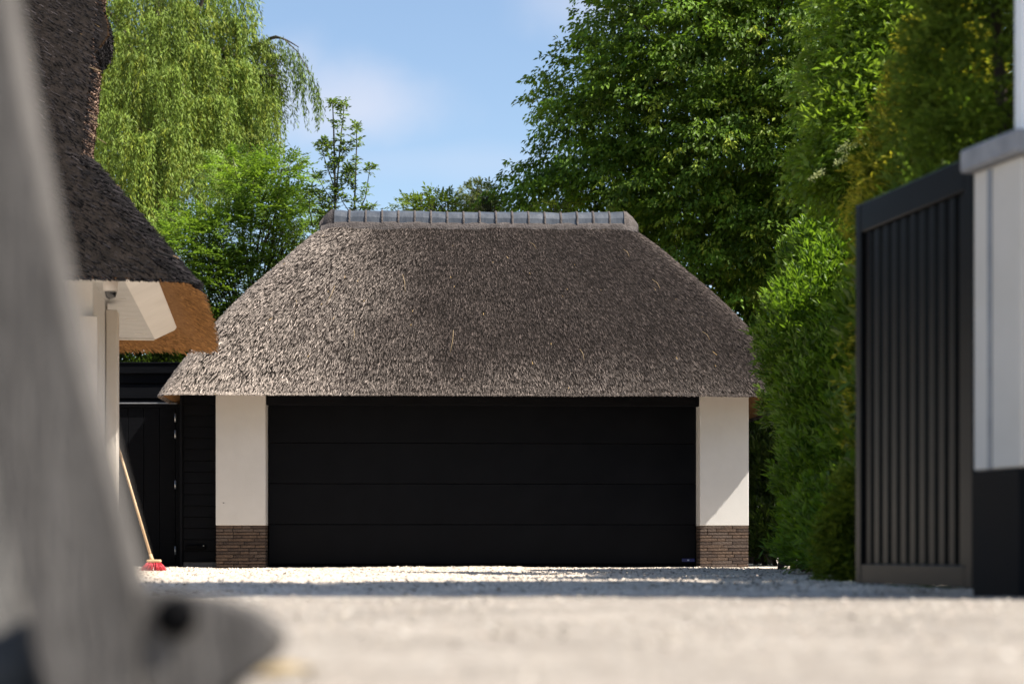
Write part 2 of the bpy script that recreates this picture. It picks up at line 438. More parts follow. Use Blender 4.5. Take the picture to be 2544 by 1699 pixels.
# columns of plaster on a brick foot
brick_cache = {}
def brick(parent, x0, x1, y0, y1, z0, z1):
    key = (round(x1 - x0, 3), round(y1 - y0, 3), round(z1 - z0, 3), random.choice(['brick', 'brick', 'brick2', 'brick3']))
    if key not in brick_cache:
        me = boxmesh(x1 - x0, y1 - y0, z1 - z0, 0.003); me.name = 'brick'; me.materials.append(M[key[3]]); brick_cache[key] = me
    o = bpy.data.objects.new('brick', brick_cache[key]); link(o, parent)
    o.location = ((x0 + x1) / 2, (y0 + y1) / 2 + random.uniform(-.002, .002), (z0 + z1) / 2)
    return o
BZ = 0.482
for sgn in (-1, 1):
    a, b = (-3.08, -2.51) if sgn < 0 else (2.51, 3.08)
    c = box('column', (a, 0, BZ + 0.001), (b, 0.42, 2.20), 'plaster', G, 0.006)
    base = c.location.copy()
    holder = c
    core = box('brick_core', (a + 0.012, 0.014, -0.05), (b - 0.012, 0.41, BZ - 0.002), 'joint', G, 0)
    courses = 13; ch = BZ / courses
    for k in range(courses):
        z0, z1 = k * ch + 0.003, (k + 1) * ch - 0.004
        cuts = [a + 0.002]; x = a
        x += random.choice([0.09, 0.14, 0.2, 0.28])
        while x < b - 0.06:
            cuts.append(x); x += random.choice([0.1, 0.17, 0.24, 0.24, 0.3])
        cuts.append(b - 0.002)
        for q in range(len(cuts) - 1):
            xa, xb = round(cuts[q], 2), round(cuts[q + 1], 2)
            o = brick(c, xa + 0.003, xb - 0.003, 0.003, 0.10, z0, z1)
            o.location -= base
        # reveal side bricks
        side = b if sgn < 0 else a
        sx0, sx1 = (b - 0.1, b - 0.0015) if sgn < 0 else (a + 0.0015, a + 0.1)
        for ya, yb in (((0.106, 0.25), (0.256, 0.41)) if k % 2 else ((0.106, 0.33), (0.336, 0.41))):
            o = brick(c, sx0, sx1, ya, yb, z0, z1); o.location -= base
        ox0, ox1 = (a + 0.0015, a + 0.1) if sgn < 0 else (b - 0.1, b - 0.0015)
        for ya, yb in (((0.106, 0.25), (0.256, 0.41)) if k % 2 else ((0.106, 0.33), (0.336, 0.41))):
            o = brick(c, ox0, ox1, ya, yb, z0, z1); o.location -= base
# a small mark on the left plaster
box('plaster_nick', (-2.998, -0.003, 0.735), (-2.982, 0.001, 0.745), 'plinth_grey', G, 0)
# body of the building behind the facade
box('wall', (-3.06, 0.43, -0.05), (-2.86, 4.2, 2.2), 'plaster', G, 0)
box('wall', (2.86, 0.43, -0.05), (3.06, 4.2, 2.2), 'plaster', G, 0)
box('wall', (-2.85, 4.0, -0.05), (2.85, 4.2, 2.2), 'plaster', G, 0)
# lintel and door
box('lintel', (-2.505, 0.05, 1.872), (2.545, 0.20, 2.16), 'black_wood', G, 0.004)
door = empty('garage_door', (0, 0.30, 0)); door.parent = G
zz = [0.035, 0.498, 0.975, 1.45, 2.10]
for k in range(4):
    box('door_panel', (-2.50, 0.0, zz[k] + 0.001), (2.505, 0.045, zz[k + 1] - 0.001), 'black_steel', door, 0.006)
box('door_backing', (-2.505, 0.05, 0.03), (2.507, 0.07, 2.1), 'dark_line', door, 0)
box('rubber_seal', (-2.50, 0.004, 0.002), (2.505, 0.05, 0.034), 'dark_line', door, 0.004)
eb = box('emblem', (2.34, -0.006, 0.062), (2.49, -0.001, 0.10), 'blue', door, 0.002)
for (a, b) in ((-0.055, -0.03), (-0.012, 0.010), (0.028, 0.05)):
    q = box('emblem_mark', (a, -0.0035, -0.008 if a > -0.02 and a < 0 else -0.004), (b, -0.0026, 0.008 if a > -0.02 and a < 0 else 0.004), 'pale' if -0.02 < a < 0 else 'blue', eb, 0)
box('threshold', (-2.505, -0.02, -0.03), (2.505, 0.42, 0.0015), 'plinth_grey', G, 0.003)
# black cladding left of the left column
for k in range(15):
    z0 = 0.06 + k * 0.131
    o = box('cladding_board', (-3.490, 0.30, z0), (-3.085, 0.325, z0 + 0.128), 'black_wood', G, 0.003)
    o.rotation_euler = (R(-5), 0, 0)
box('cladding_plinth', (-3.490, 0.315, -0.03), (-3.085, 0.40, 0.06), 'plinth_grey', G, 0.004)
box('cladding_backing', (-3.490, 0.335, 0.06), (-3.085, 0.40, 2.02), 'dark_line', G, 0)
box('corner_post', (-3.524, 0.27, -0.02), (-3.493, 0.40, 2.02), 'black_wood', G, 0.004)
vt = box('vent_hood', (-3.46, 0.255, 0.205), (-3.22, 0.292, 0.262), 'dark_line', G, 0.02)
box('vent_glint', (0.085, -0.0225, 0.010), (0.097, -0.019, 0.020), 'steel', vt, 0.001)  # steel dot standing in for the highlight on the vent
# soffit boards under the eave at the left end and along the front
box('soffit_board', (-3.30, 0.02, 2.06), (-3.085, 0.28, 2.075), 'white_paint', G, 0.002)
box('soffit_board', (-3.12, -0.30, 2.155), (3.12, -0.003, 2.17), 'cream', G, 0.002)

# thatched hip roof: rounded-rectangle rings from eave to ridge
EZ, RZ = 1.965, 4.33
YC = 1.97                                   # ridge line, metres behind the column face
def garage_ring(t, inset=0.0, nu=200):
    a = 3.69 + (1.86 - 3.69) * t + 0.14 * math.sin(math.pi * min(1, t * 1.02)) ** 0.9 - inset
    b = 2.52 + (0.10 - 2.52) * t + 0.05 * math.sin(math.pi * t) - inset
    rr = 0.34 * (1 - 0.45 * t); rr = min(rr, b * 0.95)
    # rounded rectangle, sampled by arc length
    segs = []
    pts = []
    for (cx, cy, a0) in ((a - rr, -(b - rr), -90), (a - rr, b - rr, 0), (-(a - rr), b - rr, 90), (-(a - rr), -(b - rr), 180)):
        for k in range(9):
            an = R(a0 + 90 * k / 8); pts.append((cx + rr * math.cos(an), cy + rr * math.sin(an)))
    pts.append(pts[0]); pts = np.array(pts)
    # keep corner alignment between rings: sample each of the 4 sides and 4 corners separately
    out = []
    def seg(p0, p1, n):
        for k in range(n): out.append(p0 + (p1 - p0) * k / n)
    corners = [pts[i * 9:(i + 1) * 9] for i in range(4)]
    nside = [30, 60, 30, 60]
    for i in range(4):
        out.extend(corners[i][:-1]); seg(corners[i][-1], corners[(i + 1) % 4][0], nside[i])
    return np.array(out)
NV = 34
rows = []
for k in range(NV):
    t = k / (NV - 1)
    r2 = garage_ring(t)
    z = EZ + (RZ - EZ) * t + 0.03 * math.sin(math.pi * t)
    zz_ = np.full(len(r2), z)
    if k == 0: pass
    rows.append(np.stack([r2[:, 0], r2[:, 1] + YC, zz_], -1))
grid = np.stack(rows)
wob = 0.018 * snoise(grid[..., 0] * 2.3 + grid[..., 1], grid[..., 2] * 2.5, 31, 3)
grid[..., 2] += wob
roof = meshobj('thatch_roof', grid.reshape(-1, 3), grid_faces(NV, grid.shape[1], True), 'thatch_base', G, smooth=True)
# cut edge and underside of the thatch
er = grid[0]
def ring_off(inset, z):
    r2 = garage_ring(0.0, inset); return np.stack([r2[:, 0], r2[:, 1] + YC, np.full(len(r2), z)], -1)
under = np.stack([er, ring_off(0.05, EZ - 0.012), ring_off(0.14, EZ + 0.05), ring_off(0.30, EZ + 0.16), ring_off(0.58, EZ + 0.27)])
meshobj('thatch_underside', under.reshape(-1, 3), grid_faces(5, under.shape[1], True)[:, ::-1].copy(), 'thatch_under', roof, smooth=True)

def thatch_col(p, N):
    x = p[:, 0]; z = p[:, 2]; n = len(p)
    s = (z - EZ) / (RZ - EZ)
    nz = snoise(x * 1.3, z * 1.6, 41, 4)
    bl = 1 / (1 + np.exp((x + 2.05 - 0.30 * s - 0.6 * nz) / 0.42))       # paler stretch by the left hip
    eave_bounce = 1 / (1 + np.exp(-(x * 0 + 0.16 - s + 0.06 * nz) / 0.05)) * 0.22  # paler strip by the eave, bounce light put into the reed colour
    dk = np.exp(-((x - 0.35) / 1.3) ** 2 - ((s - 0.6) / 0.33) ** 2) * 0.35  # darker patch around mid-slope
    f = np.clip(bl * 0.9 + eave_bounce + 0.12 * nz - dk * 0.6, 0, 1)[:, None]
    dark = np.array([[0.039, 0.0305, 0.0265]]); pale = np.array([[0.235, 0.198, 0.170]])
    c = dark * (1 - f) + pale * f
    c = c * np.exp((0.58 - 0.16 * f) * nrm(n, 1)).clip(0.22, 2.8)
    y = (rnd(n, 1) < 0.0006)
    return np.where(y, np.array([[0.40, 0.27, 0.12]]), c)
def wf(c, N):
    return np.where(N[..., 1] < 0.2, 1.0, 0.12)
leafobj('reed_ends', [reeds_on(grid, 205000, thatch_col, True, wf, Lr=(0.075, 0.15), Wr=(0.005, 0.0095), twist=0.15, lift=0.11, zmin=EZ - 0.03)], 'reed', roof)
# fringe of reed ends hanging at the eave
fr = np.stack([er + np.array([0, 0, -0.004]), grid[1], grid[2]])
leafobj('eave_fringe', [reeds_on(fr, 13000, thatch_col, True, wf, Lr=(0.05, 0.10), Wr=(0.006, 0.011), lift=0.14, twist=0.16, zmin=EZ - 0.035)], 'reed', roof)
# loose pale straws
ls = Tubes()
for (x, s, dx, L) in ((-1.75, .55, -.25, .36), (-.95, .62, .1, .34), (-.35, .3, -.1, .4), (.6, .82, .6, .15), (2.05, .60, .45, .2), (1.75, .78, .4, .16), (-1.5, .3, .0, .2), (-2.2, .47, .1, .12), (1.1, .2, .2, .2), (2.55, .3, .5, .16)):
    y = YC - (2.52 - 2.42 * s) - 0.09; z = EZ + (RZ - EZ) * s + 0.07
    p0 = Vector((x, y, z)); dn = Vector((dx, -0.70, -0.72)).normalized()
    ls.add([p0, p0 + dn * L * .5 + Vector((0.01, -.01, .01)), p0 + dn * L], [.0028, .0028, .002], 4)
M['straw'] = mat('fresh_straw', (0.26, 0.18, 0.09), (0.34, 0.25, 0.13), 20, 0.7)
ls.build('loose_straw', 'straw', roof)

# ridge: half-round tiles bedded in mortar
RX0, RX1, NT = -1.83, 1.83, 18
def arch(rx, n=9, w=0.215, h=0.205, z0=RZ - 0.075, grow=0.0, sag=0.0):
    out = []
    for k in range(n):
        an = math.pi * k / (n - 1)
        out.append((rx, YC - (w + grow) * math.cos(an) * (1.0), z0 + (h + grow) * math.sin(an) ** 0.8 + sag))
    return out
def loft(rings):
    n = len(rings[0]); V = [p for r in rings for p in r]; F = []
    for i in range(len(rings) - 1):
        for k in range(n - 1): F.append((i * n + k, i * n + k + 1, (i + 1) * n + k + 1, (i + 1) * n + k))
    F.append(tuple(range(n))); F.append(tuple(range((len(rings) - 1) * n, len(rings) * n))[::-1])
    return V, F
step = (RX1 - RX0) / NT
def rsag(x): return -0.012 * math.cos(x * 0.9) + 0.004 * math.sin(x * 5)
for k in range(NT):
    x0 = RX0 + k * step; x1 = x0 + step
    tl = random.uniform(-.008, .008); jg = random.uniform(-.003, .005)
    V, F = loft([arch(x0 + 0.004, sag=rsag(x0) + tl), arch((x0 + x1) / 2, sag=rsag(x0) + 0.002), arch(x1 - 0.004, sag=rsag(x1) - tl)])
    meshobj('ridge_tile', V, F, 'tile', roof, smooth=False)
    if k:
        V, F = loft([arch(x0 - 0.015, grow=-0.004, sag=rsag(x0)), arch(x0 - 0.010, grow=0.010 + jg, sag=rsag(x0)), arch(x0 + 0.004, grow=0.013 + jg, sag=rsag(x0)), arch(x0 + 0.013, grow=0.007, sag=rsag(x0)), arch(x0 + 0.016, grow=-0.004, sag=rsag(x0))])
        meshobj('mortar_joint', V, F, 'mortar', roof, smooth=True)
for sx in (-1, 1):
    xe = sx * 1.83
    V, F = loft([arch(xe - sx * 0.02, grow=0.016), arch(xe + sx * 0.02, grow=0.014, sag=-.005), arch(xe + sx * 0.10, grow=-0.03, sag=-0.03), arch(xe + sx * 0.17, grow=-0.09, sag=-0.06)])
    meshobj('ridge_end', V, F, 'mortar', roof, smooth=True)
bed = []
for k in range(41):
    x = -1.98 + 3.96 * k / 40
    w = 0.25 + 0.008 * math.sin(k * 1.7) ; q = 0.006 * math.sin(k * 2.3)
    e_ = min(1.0, max(0.0, (1.98 - abs(x)) / 0.15)); eb_ = -0.10 * (1 - e_)
    bed.append([(x, YC - w, RZ - 0.17 + rsag(x)), (x, YC - w + 0.004, RZ - 0.078 + q + rsag(x) + eb_), (x, YC - 0.15, RZ + 0.01 + eb_), (x, YC + 0.15, RZ + 0.01 + eb_), (x, YC + w - 0.006, RZ - 0.028 + q + eb_), (x, YC + w, RZ - 0.12)])
V, F = loft(bed)
meshobj('mortar_bed', V, F, 'mortar', roof, smooth=True)

# ------------------------------------------------------------------ black garden door and shed left of the garage
GD = empty('garden_door', (0, 0, 0), 0, 'tall matt black garden door with steel hinges beside the garage cladding', 'door')
dd = 22.62
xl, xr = P(200, 1400, dd).x, P(436, 1400, dd).x
ztop = P(300, 1008, dd).z
bw = (xr - xl) / 6
for k in range(6):
    box('door_board', (xl + k * bw + 0.002, dd, 0.02), (xl + (k + 1) * bw - 0.002, dd + 0.04, ztop - 0.02), 'black_wood', GD, 0.004)
box('door_jamb', (xr + 0.006, dd - 0.02, -0.02), (xr + 0.06, dd + 0.07, ztop - 0.02), 'black_wood', GD, 0.004)
box('door_head', (xl - 0.05, dd - 0.025, ztop - 0.018), (xr + 0.06, dd + 0.07, ztop + 0.02), 'black_wood', GD, 0.003)
box('flashing', (xl - 0.05, dd - 0.04, ztop + 0.0215), (xr + 0.02, dd + 0.06, ztop + 0.036), 'zinc', GD, 0.002)
for py in (1038, 1079, 1204, 1367):
    z = P(434, py, dd).z
    h = Tubes(); h.add([(xr + 0.003, dd - 0.030, z - 0.05), (xr + 0.003, dd - 0.030, z + 0.05)], [0.010, 0.010], 8)
    h.build('hinge', 'steel', GD)

SH = empty('shed', (0, 0, 0), 0, 'flat roofed black boarded shed rising behind the garden door', 'shed')
ds = 23.4
sx0, sx1 = P(150, 1000, ds).x, P(520, 1000, ds).x
stop = P(300, 905, ds).z
z = 0.0; bh = 0.187
nb = int(stop / bh)
for k in range(nb):
    z0 = k * bh
    o = box('wall_board', (sx0, ds, z0 + 0.003), (sx1, ds + 0.03, z0 + bh - 0.004), 'black_wood', SH, 0.005)
    o.rotation_euler = (R(-4), 0, 0)
box('wall_core', (sx0, ds + 0.045, 0), (sx1, ds + 2.4, nb * bh - 0.01), 'dark_line', SH, 0)
box('fascia', (sx0 - 0.03, ds - 0.04, stop - 0.115), (sx1 + 0.03, ds + 2.45, stop), 'black_wood', SH, 0.006)
box('roof_trim', (sx0 - 0.035, ds - 0.05, stop + 0.001), (sx1 + 0.035, ds + 2.46, stop + 0.022), 'black_steel', SH, 0.004)

# ------------------------------------------------------------------ house on the left
HA = R(7.4)
C0 = P(478, 690, 14.7)
H = empty('house', (C0.x, C0.y, 0), HA, 'white house with a dark thatched roof and thick overhanging eaves', 'house')
EH = 2.29
# local frame: u to the right (0 at the eave corner), v away from the street
box('wall', (-7.0, 0.60, -0.05), (-0.80, 2.0, 2.45), 'plaster', H, 0.01)
box('wall', (-7.0, 2.01, -0.05), (-1.5, 4.4, 2.45), 'plaster', H, 0.01)
pil = box('corner_pilaster', (-0.90, 0.50, 0.0), (-0.76, 0.596, 2.05), 'cream', H, 0.006)
box('corner_pilaster', (-0.795, 1.72, 0.0), (-0.70, 1.95, 2.25), 'cream', H, 0.006)
for k in range(12):
    v0 = 0.35 + k * 0.355
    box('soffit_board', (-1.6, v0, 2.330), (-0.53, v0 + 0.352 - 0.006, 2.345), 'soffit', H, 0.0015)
V = [(-0.545, 0.30, 2.318), (-0.33, 0.24, 2.425), (-0.30, 0.24, 2.45), (-0.56, 0.30, 2.36),
     (-0.545, 4.62, 2.318), (-0.33, 4.62, 2.425), (-0.30, 4.62, 2.45), (-0.56, 4.62, 2.36)]
F = [(0, 1, 5, 4), (1, 2, 6, 5), (2, 3, 7, 6), (3, 0, 4, 7), (0, 3, 2, 1), (4, 5, 6, 7)]
meshobj('fascia_board', V, F, 'white_paint', H)
box('back_fascia', (-1.6, 4.60, 2.31), (-0.55, 4.63, 2.42), 'white_paint', H, 0.003)
for v in (1.6, 3.0, 4.2):
    box('soffit_vent', (-0.72, v, 2.325), (-0.62, v + 0.025, 2.3295), 'white_paint', H, 0.001)

# lower hip of the house roof: rings from the eave
def hring(inset, z, rr=0.22):
    u0, u1, v0, v1 = -7.5, 0.0 - inset, 0.0 + inset, 4.98 - inset
    out = []
    for k in range(61): out.append((u0 + (u1 - rr - u0) * k / 60, v0))
    for k in range(1, 9):
        an = R(-90 + 90 * k / 8); out.append((u1 - rr + rr * math.cos(an), v0 + rr + rr * math.sin(an)))
    for k in range(1, 31): out.append((u1, v0 + rr + (v1 - rr - v0 - rr) * k / 30))
    for k in range(1, 9):
        an = R(90 * k / 8); out.append((u1 - rr + rr * math.cos(an), v1 - rr + rr * math.sin(an)))
    for k in range(1, 21): out.append((u1 - rr + (u0 - u1 + rr) * k / 20, v1))
    return np.array([(a, b, z) for a, b in out])
HS = 1.18
low = np.stack([hring(t, EH + HS * t + 0.10 * math.sin(math.pi * t / 2.2) * 0.6, 0.22 - 0.05 * t) for t in np.linspace(0, 0.95, 14)])
low[..., 2] += 0.012 * snoise(low[..., 0] * 3, low[..., 2] * 3 + low[..., 1], 55, 3)
hroof = meshobj('thatch_roof', low.reshape(-1, 3), grid_faces(14, low.shape[1]), 'thatch_base', H, smooth=True)
un = np.stack([low[0], hring(0.04, EH - 0.012), hring(0.16, EH + 0.05), hring(0.33, EH + 0.145)])
meshobj('thatch_underside', un.reshape(-1, 3), grid_faces(4, un.shape[1])[:, ::-1].copy(), 'thatch_under', hroof, smooth=True)
def dark_thatch(p, N):
    n = len(p); nz = snoise(p[:, 0] * 2.2, p[:, 2] * 2.2, 61, 3)[:, None]
    c = np.where(p[:, 2:3] < 3.45 + 0.3 * nz, np.array([[0.0085, 0.0073, 0.0076]]), np.array([[0.0140, 0.0117, 0.0115]])) * (1 + 0.3 * nz)
    c = c * np.exp(0.75 * nrm(n, 1)).clip(0.2, 6.0)
    return np.where(rnd(n, 1) < 0.0008, np.array([[0.20, 0.13, 0.06]]), c)
def orange_reed(p, N):
    n = len(p); return np.array([[0.205, 0.105, 0.040]]) * np.exp(0.35 * nrm(n, 1)).clip(0.4, 2.2)
wl_ = lambda c, N: np.where(c[..., 0] > -3.2, 1.0, 0.1) * np.where(N[..., 1] > 0.3, 0.15, 1.0)
leafobj('reed_ends', [reeds_on(low, 22000, dark_thatch, False, wl_, Lr=(0.07, 0.17), Wr=(0.005, 0.010), lift=0.14, twist=0.2, zmin=EH - 0.03, drift=(0.55, 0, 0))], 'reed', hroof)
fr = np.stack([low[0] + np.array([0, 0, -0.004]), low[1], low[2]])
leafobj('eave_fringe', [reeds_on(fr, 9000, dark_thatch, False, wl_, Lr=(0.05, 0.10), Wr=(0.005, 0.010), lift=0.12, twist=0.2, zmin=EH - 0.035)], 'reed', hroof)
leafobj('underside_reeds', [reeds_on(un[1:], 12000, orange_reed, False, lambda c, N: np.where((c[..., 0] > -1.8) & (c[..., 1] > 0.45), 1.0, 0.0), Lr=(0.08, 0.2), Wr=(0.004, 0.008), lift=0.05, twist=0.2, flip=-1)], 'reed', hroof)
# upper slope: thick slab of thatch with its cut verge towards the garage
vg = np.linspace(0.88, 4.2, 24)
def verge_u(v): return -0.93 - 0.035 * (v - 0.9) + 0.05 * math.sin((v - 0.9) * 1.1)
up_rows = []
for v in vg:
    us = np.linspace(-7.5, verge_u(v), 50)
    up_rows.append(np.stack([us, np.full(50, v), np.full(50, EH + HS * v + 0.045)], -1))
upg = np.stack(up_rows)
upg[..., 2] += 0.012 * snoise(upg[..., 0] * 3, upg[..., 2] * 3, 57, 3)
back = upg.copy(); back[..., 1] += 0.95
back[..., 0] = np.where(back[..., 0] > -1.4, back[..., 0] - 0.01, back[..., 0])
nvv, nuu = upg.shape[:2]
Vs = np.concatenate([upg.reshape(-1, 3), back.reshape(-1, 3)]); o2 = nvv * nuu
i = np.arange(o2).reshape(nvv, nuu)
Fs = [grid_faces(nvv, nuu), grid_faces(nvv, nuu)[:, ::-1] + o2]
e = i[:, -1]; Fs.append(np.stack([e[:-1], e[:-1] + o2, e[1:] + o2, e[1:]], -1))
e = i[0, :]; Fs.append(np.stack([e[1:], e[1:] + o2, e[:-1] + o2, e[:-1]], -1))
uroof = meshobj('upper_thatch', Vs, np.concatenate(Fs), 'thatch_base', H)
leafobj('reed_ends', [reeds_on(upg, 26000, dark_thatch, False, lambda c, N: np.where(c[..., 0] > -2.9, 1.0, 0.08), Lr=(0.07, 0.17), Wr=(0.005, 0.010), lift=0.14, twist=0.2, drift=(0.9, 0, 0))], 'reed', uroof)
def verge_col(p, N):
    n = len(p); return np.array([[0.15, 0.098, 0.072]]) * np.exp(0.5 * nrm(n, 1)).clip(0.3, 2.6)
vgd = np.stack([upg[:, -1] + np.array([0.004, 0.0, 0]), back[:, -1] + np.array([0.004, 0.0, 0])], 1)
vgd = np.stack([vgd[:, 0] * (1 - s) + vgd[:, 1] * s for s in np.linspace(0, 1, 6)], 1)
for f in (1,):
    gv = vgd
    nr0 = np.cross(gv[1, 1] - gv[0, 0], gv[1, 0] - gv[0, 1])
    leafobj('cut_verge', [reeds_on(gv, 11000, verge_col, False, None, Lr=(0.012, 0.03), Wr=(0.008, 0.016), lift=1.6, twist=0.6, flip=1 if nr0[0] > 0 else -1)], 'reed', uroof)
# half-hip hood over the gable end
hp = [(-1.02, 4.36), (-0.95, 4.44), (-0.87, 4.56), (-0.81, 4.69), (-0.82, 4.82), (-0.87, 4.98), (-0.94, 5.14), (-1.02, 5.24)]
rings = []
for (dv, g_) in ((0.03, 0.0), (0.06, 0.0), (0.45, 0.0), (0.9, -0.05)):
    rings.append([(a + g_ * (a > -0.98), 1.79 + dv + (z - 4.40) / HS, z) for a, z in hp])
V, F = loft(rings)
hood = meshobj('thatch_hood', V, F, 'thatch_base', H, smooth=False)
hg = np.array(rings)[1:, 2:, :].transpose(1, 0, 2)
c_ = np.cross(hg[2, 1] - hg[1, 0], hg[2, 0] - hg[1, 1])
leafobj('reed_ends', [reeds_on(hg, 4000, dark_thatch, False, None, Lr=(0.03, 0.07), Wr=(0.005, 0.010), lift=.5, twist=.5, flip=1 if c_[0] > 0 else -1)], 'reed', hood)
ctr = np.array([(-0.97, 1.79 + 0.025 + (4.8 - 4.40) / HS, 4.8)])
hf = np.stack([np.array(rings[0]), np.array(rings[0]) * 0.35 + ctr * 0.65])
c_ = np.cross(hf[1, 3] - hf[0, 2], hf[1, 2] - hf[0, 3])
leafobj('underside_reeds', [reeds_on(hf, 2500, lambda p, N: orange_reed(p, N) * 0.16, False, None, Lr=(0.015, 0.03), Wr=(0.005, 0.010), lift=.03, flip=1 if c_[1] < 0 else -1)], 'reed', hood)  # hood face reeds darkened, its shade is put into the colour
# straws sticking out of the verge
vs = Tubes()
for (px, py, dx, dz, L) in ((236, 168, .8, -.5, .07), (234, 330, .75, -.7, .14), (236, 300, .7, -.6, .06), (233, 285, .7, -.6, .05)):
    p0 = P(px, py, 15.9); p0 = H.matrix_basis.inverted() @ p0 if False else Matrix.Rotation(-HA, 4, 'Z') @ (p0 - Vector((C0.x, C0.y, 0)))
    vs.add([p0 - Vector((.05, 0, 0)), p0 + Vector((dx, -.2, dz)).normalized() * L], [.003, .002], 4)
vs.build('loose_straw', 'straw', uroof)

# dome security camera under the eave
q = P(275, 714, 14.95)
SCM = empty('security_camera', (q.x, q.y, 0), 0, 'small white dome security camera under the house eave', 'camera')
def lathe(name, prof, m, parent, n=20, loc=(0, 0, 0)):
    V, F = [], []
    for r, z in prof:
        for k in range(n): V.append((loc[0] + r * math.cos(2 * math.pi * k / n), loc[1] + r * math.sin(2 * math.pi * k / n), loc[2] + z))
    for i in range(len(prof) - 1):
        for k in range(n): F.append((i * n + k, i * n + (k + 1) % n, (i + 1) * n + (k + 1) % n, (i + 1) * n + k))
    F.append(tuple(range(n))); F.append(tuple(range((len(prof) - 1) * n, len(prof) * n))[::-1])
    return meshobj(name, V, F, m, parent, smooth=True)
zc = q.z
lathe('housing', [(0.05, zc - 0.035), (0.056, zc - 0.025), (0.058, zc + 0.03), (0.058, zc + 0.16)], 'white_paint', SCM)
lathe('dome', [(0.001, zc - 0.095), (0.020, zc - 0.091), (0.038, zc - 0.076), (0.046, zc - 0.050), (0.047, zc - 0.036)], 'smoke', SCM)
box('bracket', (-0.02, 0.0, zc + 0.10), (0.02, 0.30, zc + 0.14), 'white_paint', SCM, 0.003)

# ------------------------------------------------------------------ broom
bd = 17.6
b0 = P(388, 1420, bd); b0.z = 0.0
BR = empty('broom', b0, 0, 'wooden broom with red bristles leaning on the white house wall', 'broom')
top = P(300, 1130, bd + 0.15) - b0
hd = Vector((P(378, 1398, bd).x - b0.x, 0, 0.100))
ax = (top - hd).normalized()
h = Tubes(); h.add([hd - ax * 0.02, hd + ax * 0.6, hd + ax * 1.35], [0.0125, 0.0125, 0.012], 10); h.build('handle', 'broom_wood', BR)
so = Tubes(); so.add([hd - ax * 0.02, hd + ax * 0.06], [0.021, 0.015], 10); so.build('socket', 'broom_wood', BR)
box('head', (-0.085, -0.03, 0.080), (0.045, 0.03, 0.108), 'broom_wood', BR, 0.008)
r = np.random.default_rng(3); n = 420
bx = -0.08 + 0.12 * r.random(n); by = -0.026 + 0.052 * r.random(n)
p = np.stack([bx, by, np.full(n, 0.082)], -1)
tip = np.stack([(bx + 0.02) * 2.0 - 0.02 + 0.008 * r.normal(size=n), by * 2.0, np.full(n, 0.004) + 0.006 * r.random(n)], -1)
T = Tubes()
for k in range(0, n, 2): T.add([p[k], (p[k] + tip[k]) / 2 + Vector((0, 0, .004)), tip[k]], [0.003, 0.003, 0.0022], 4)
T.build('bristles', 'bristle', BR)['kind'] = 'stuff'

# ------------------------------------------------------------------ gate, pillar and post on the right
gn, gfar = Vector((1.86, 7.58, 0)), Vector((1.60, 8.72, 0))
GT = empty('gate', gn, math.atan2(gfar.y - gn.y, gfar.x - gn.x), 'open black slatted metal gate hinged on the white pillar', 'gate')
GL = (gfar - gn).length
gz0, gz1 = 0.035, 1.76
box('stile', (0, -0.03, gz0), (0.075, 0.03, gz1), 'gate_steel', GT, 0.005)
box('stile', (GL - 0.06, -0.03, gz0), (GL, 0.03, gz1), 'gate_steel', GT, 0.005)
box('rail', (0.077, -0.028, gz1 - 0.13), (GL - 0.062, 0.028, gz1 - 0.001), 'gate_steel', GT, 0.004)
box('rail', (0.077, -0.028, gz0 + 0.001), (GL - 0.062, 0.028, gz0 + 0.09), 'gate_steel', GT, 0.004)
ns = 11; pitch = (GL - 0.137) / ns
sm = boxmesh(0.052, 0.026, gz1 - gz0 - 0.222, 0.003); sm.name = 'slat'; sm.materials.append(M['gate_steel'])
for k in range(ns):
    o = bpy.data.objects.new('slat', sm); link(o, GT)
    o.location = (0.077 + pitch * (k + 0.5), 0, (gz0 + 0.091 + gz1 - 0.131) / 2)
for z in (1.53, 0.30):
    t = Tubes(); t.add([(-0.002, 0, z - 0.035), (-0.002, 0, z + 0.035)], [0.02, 0.02], 10); o = t.build('hinge', 'gate_steel', GT)
    t = Tubes(); t.add([(-0.01, 0, z), (-0.05, -0.03, z), (-0.075, -0.075, z)], [0.011, 0.011, 0.011], 8); t.build('hinge_arm', 'steel', GT)

ga = math.atan2(gfar.y - gn.y, gfar.x - gn.x)
def glocal(p): return Matrix.Rotation(-ga, 4, 'Z') @ (p - gn)
t = Tubes(); t.add([glocal(P(2436, 506, 7.56)), glocal(P(2462, 506, 7.50)), glocal(P(2482, 510, 7.36))], [0.022, 0.016, 0.012], 10); t.build('top_hinge', 'gate_steel', GT)
t = Tubes(); t.add([glocal(P(2470, 492, 7.45)), glocal(P(2470, 524, 7.45))], [0.016, 0.016], 10); t.build('hinge_pin', 'gate_steel', GT)
pn = Vector((1.875, 7.02, 0))
PL = empty('gate_pillar', pn, R(16), 'white plastered gate pillar with grey cap and black plinth', 'pillar')
box('shaft', (0.0, 0.0, 0.492), (0.40, 0.34, 1.64), 'pillar_plaster', PL, 0.006)
box('plinth', (-0.004, -0.004, -0.03), (0.404, 0.344, 0.49), 'black_steel', PL, 0.006)
box('cap', (-0.04, -0.04, 1.642), (0.44, 0.38, 1.732), 'cap_stone', PL, 0.01)
box('edge_strip', (-0.006, 0.20, 0.493), (0.0, 0.23, 1.63), 'zinc', PL, 0.002)
pl = box('bell_plate', (0.03, -0.012, 0.63), (0.085, -0.001, 0.72), 'white_paint', PL, 0.003)
lathe('bell_button', [(0.012, -0.006), (0.012, 0.006)], 'plinth_grey', pl, 12)
PO = empty('post', (1.945, 7.13, 1.732), 0, 'tall slim white painted post standing on the grey pillar cap', 'post')
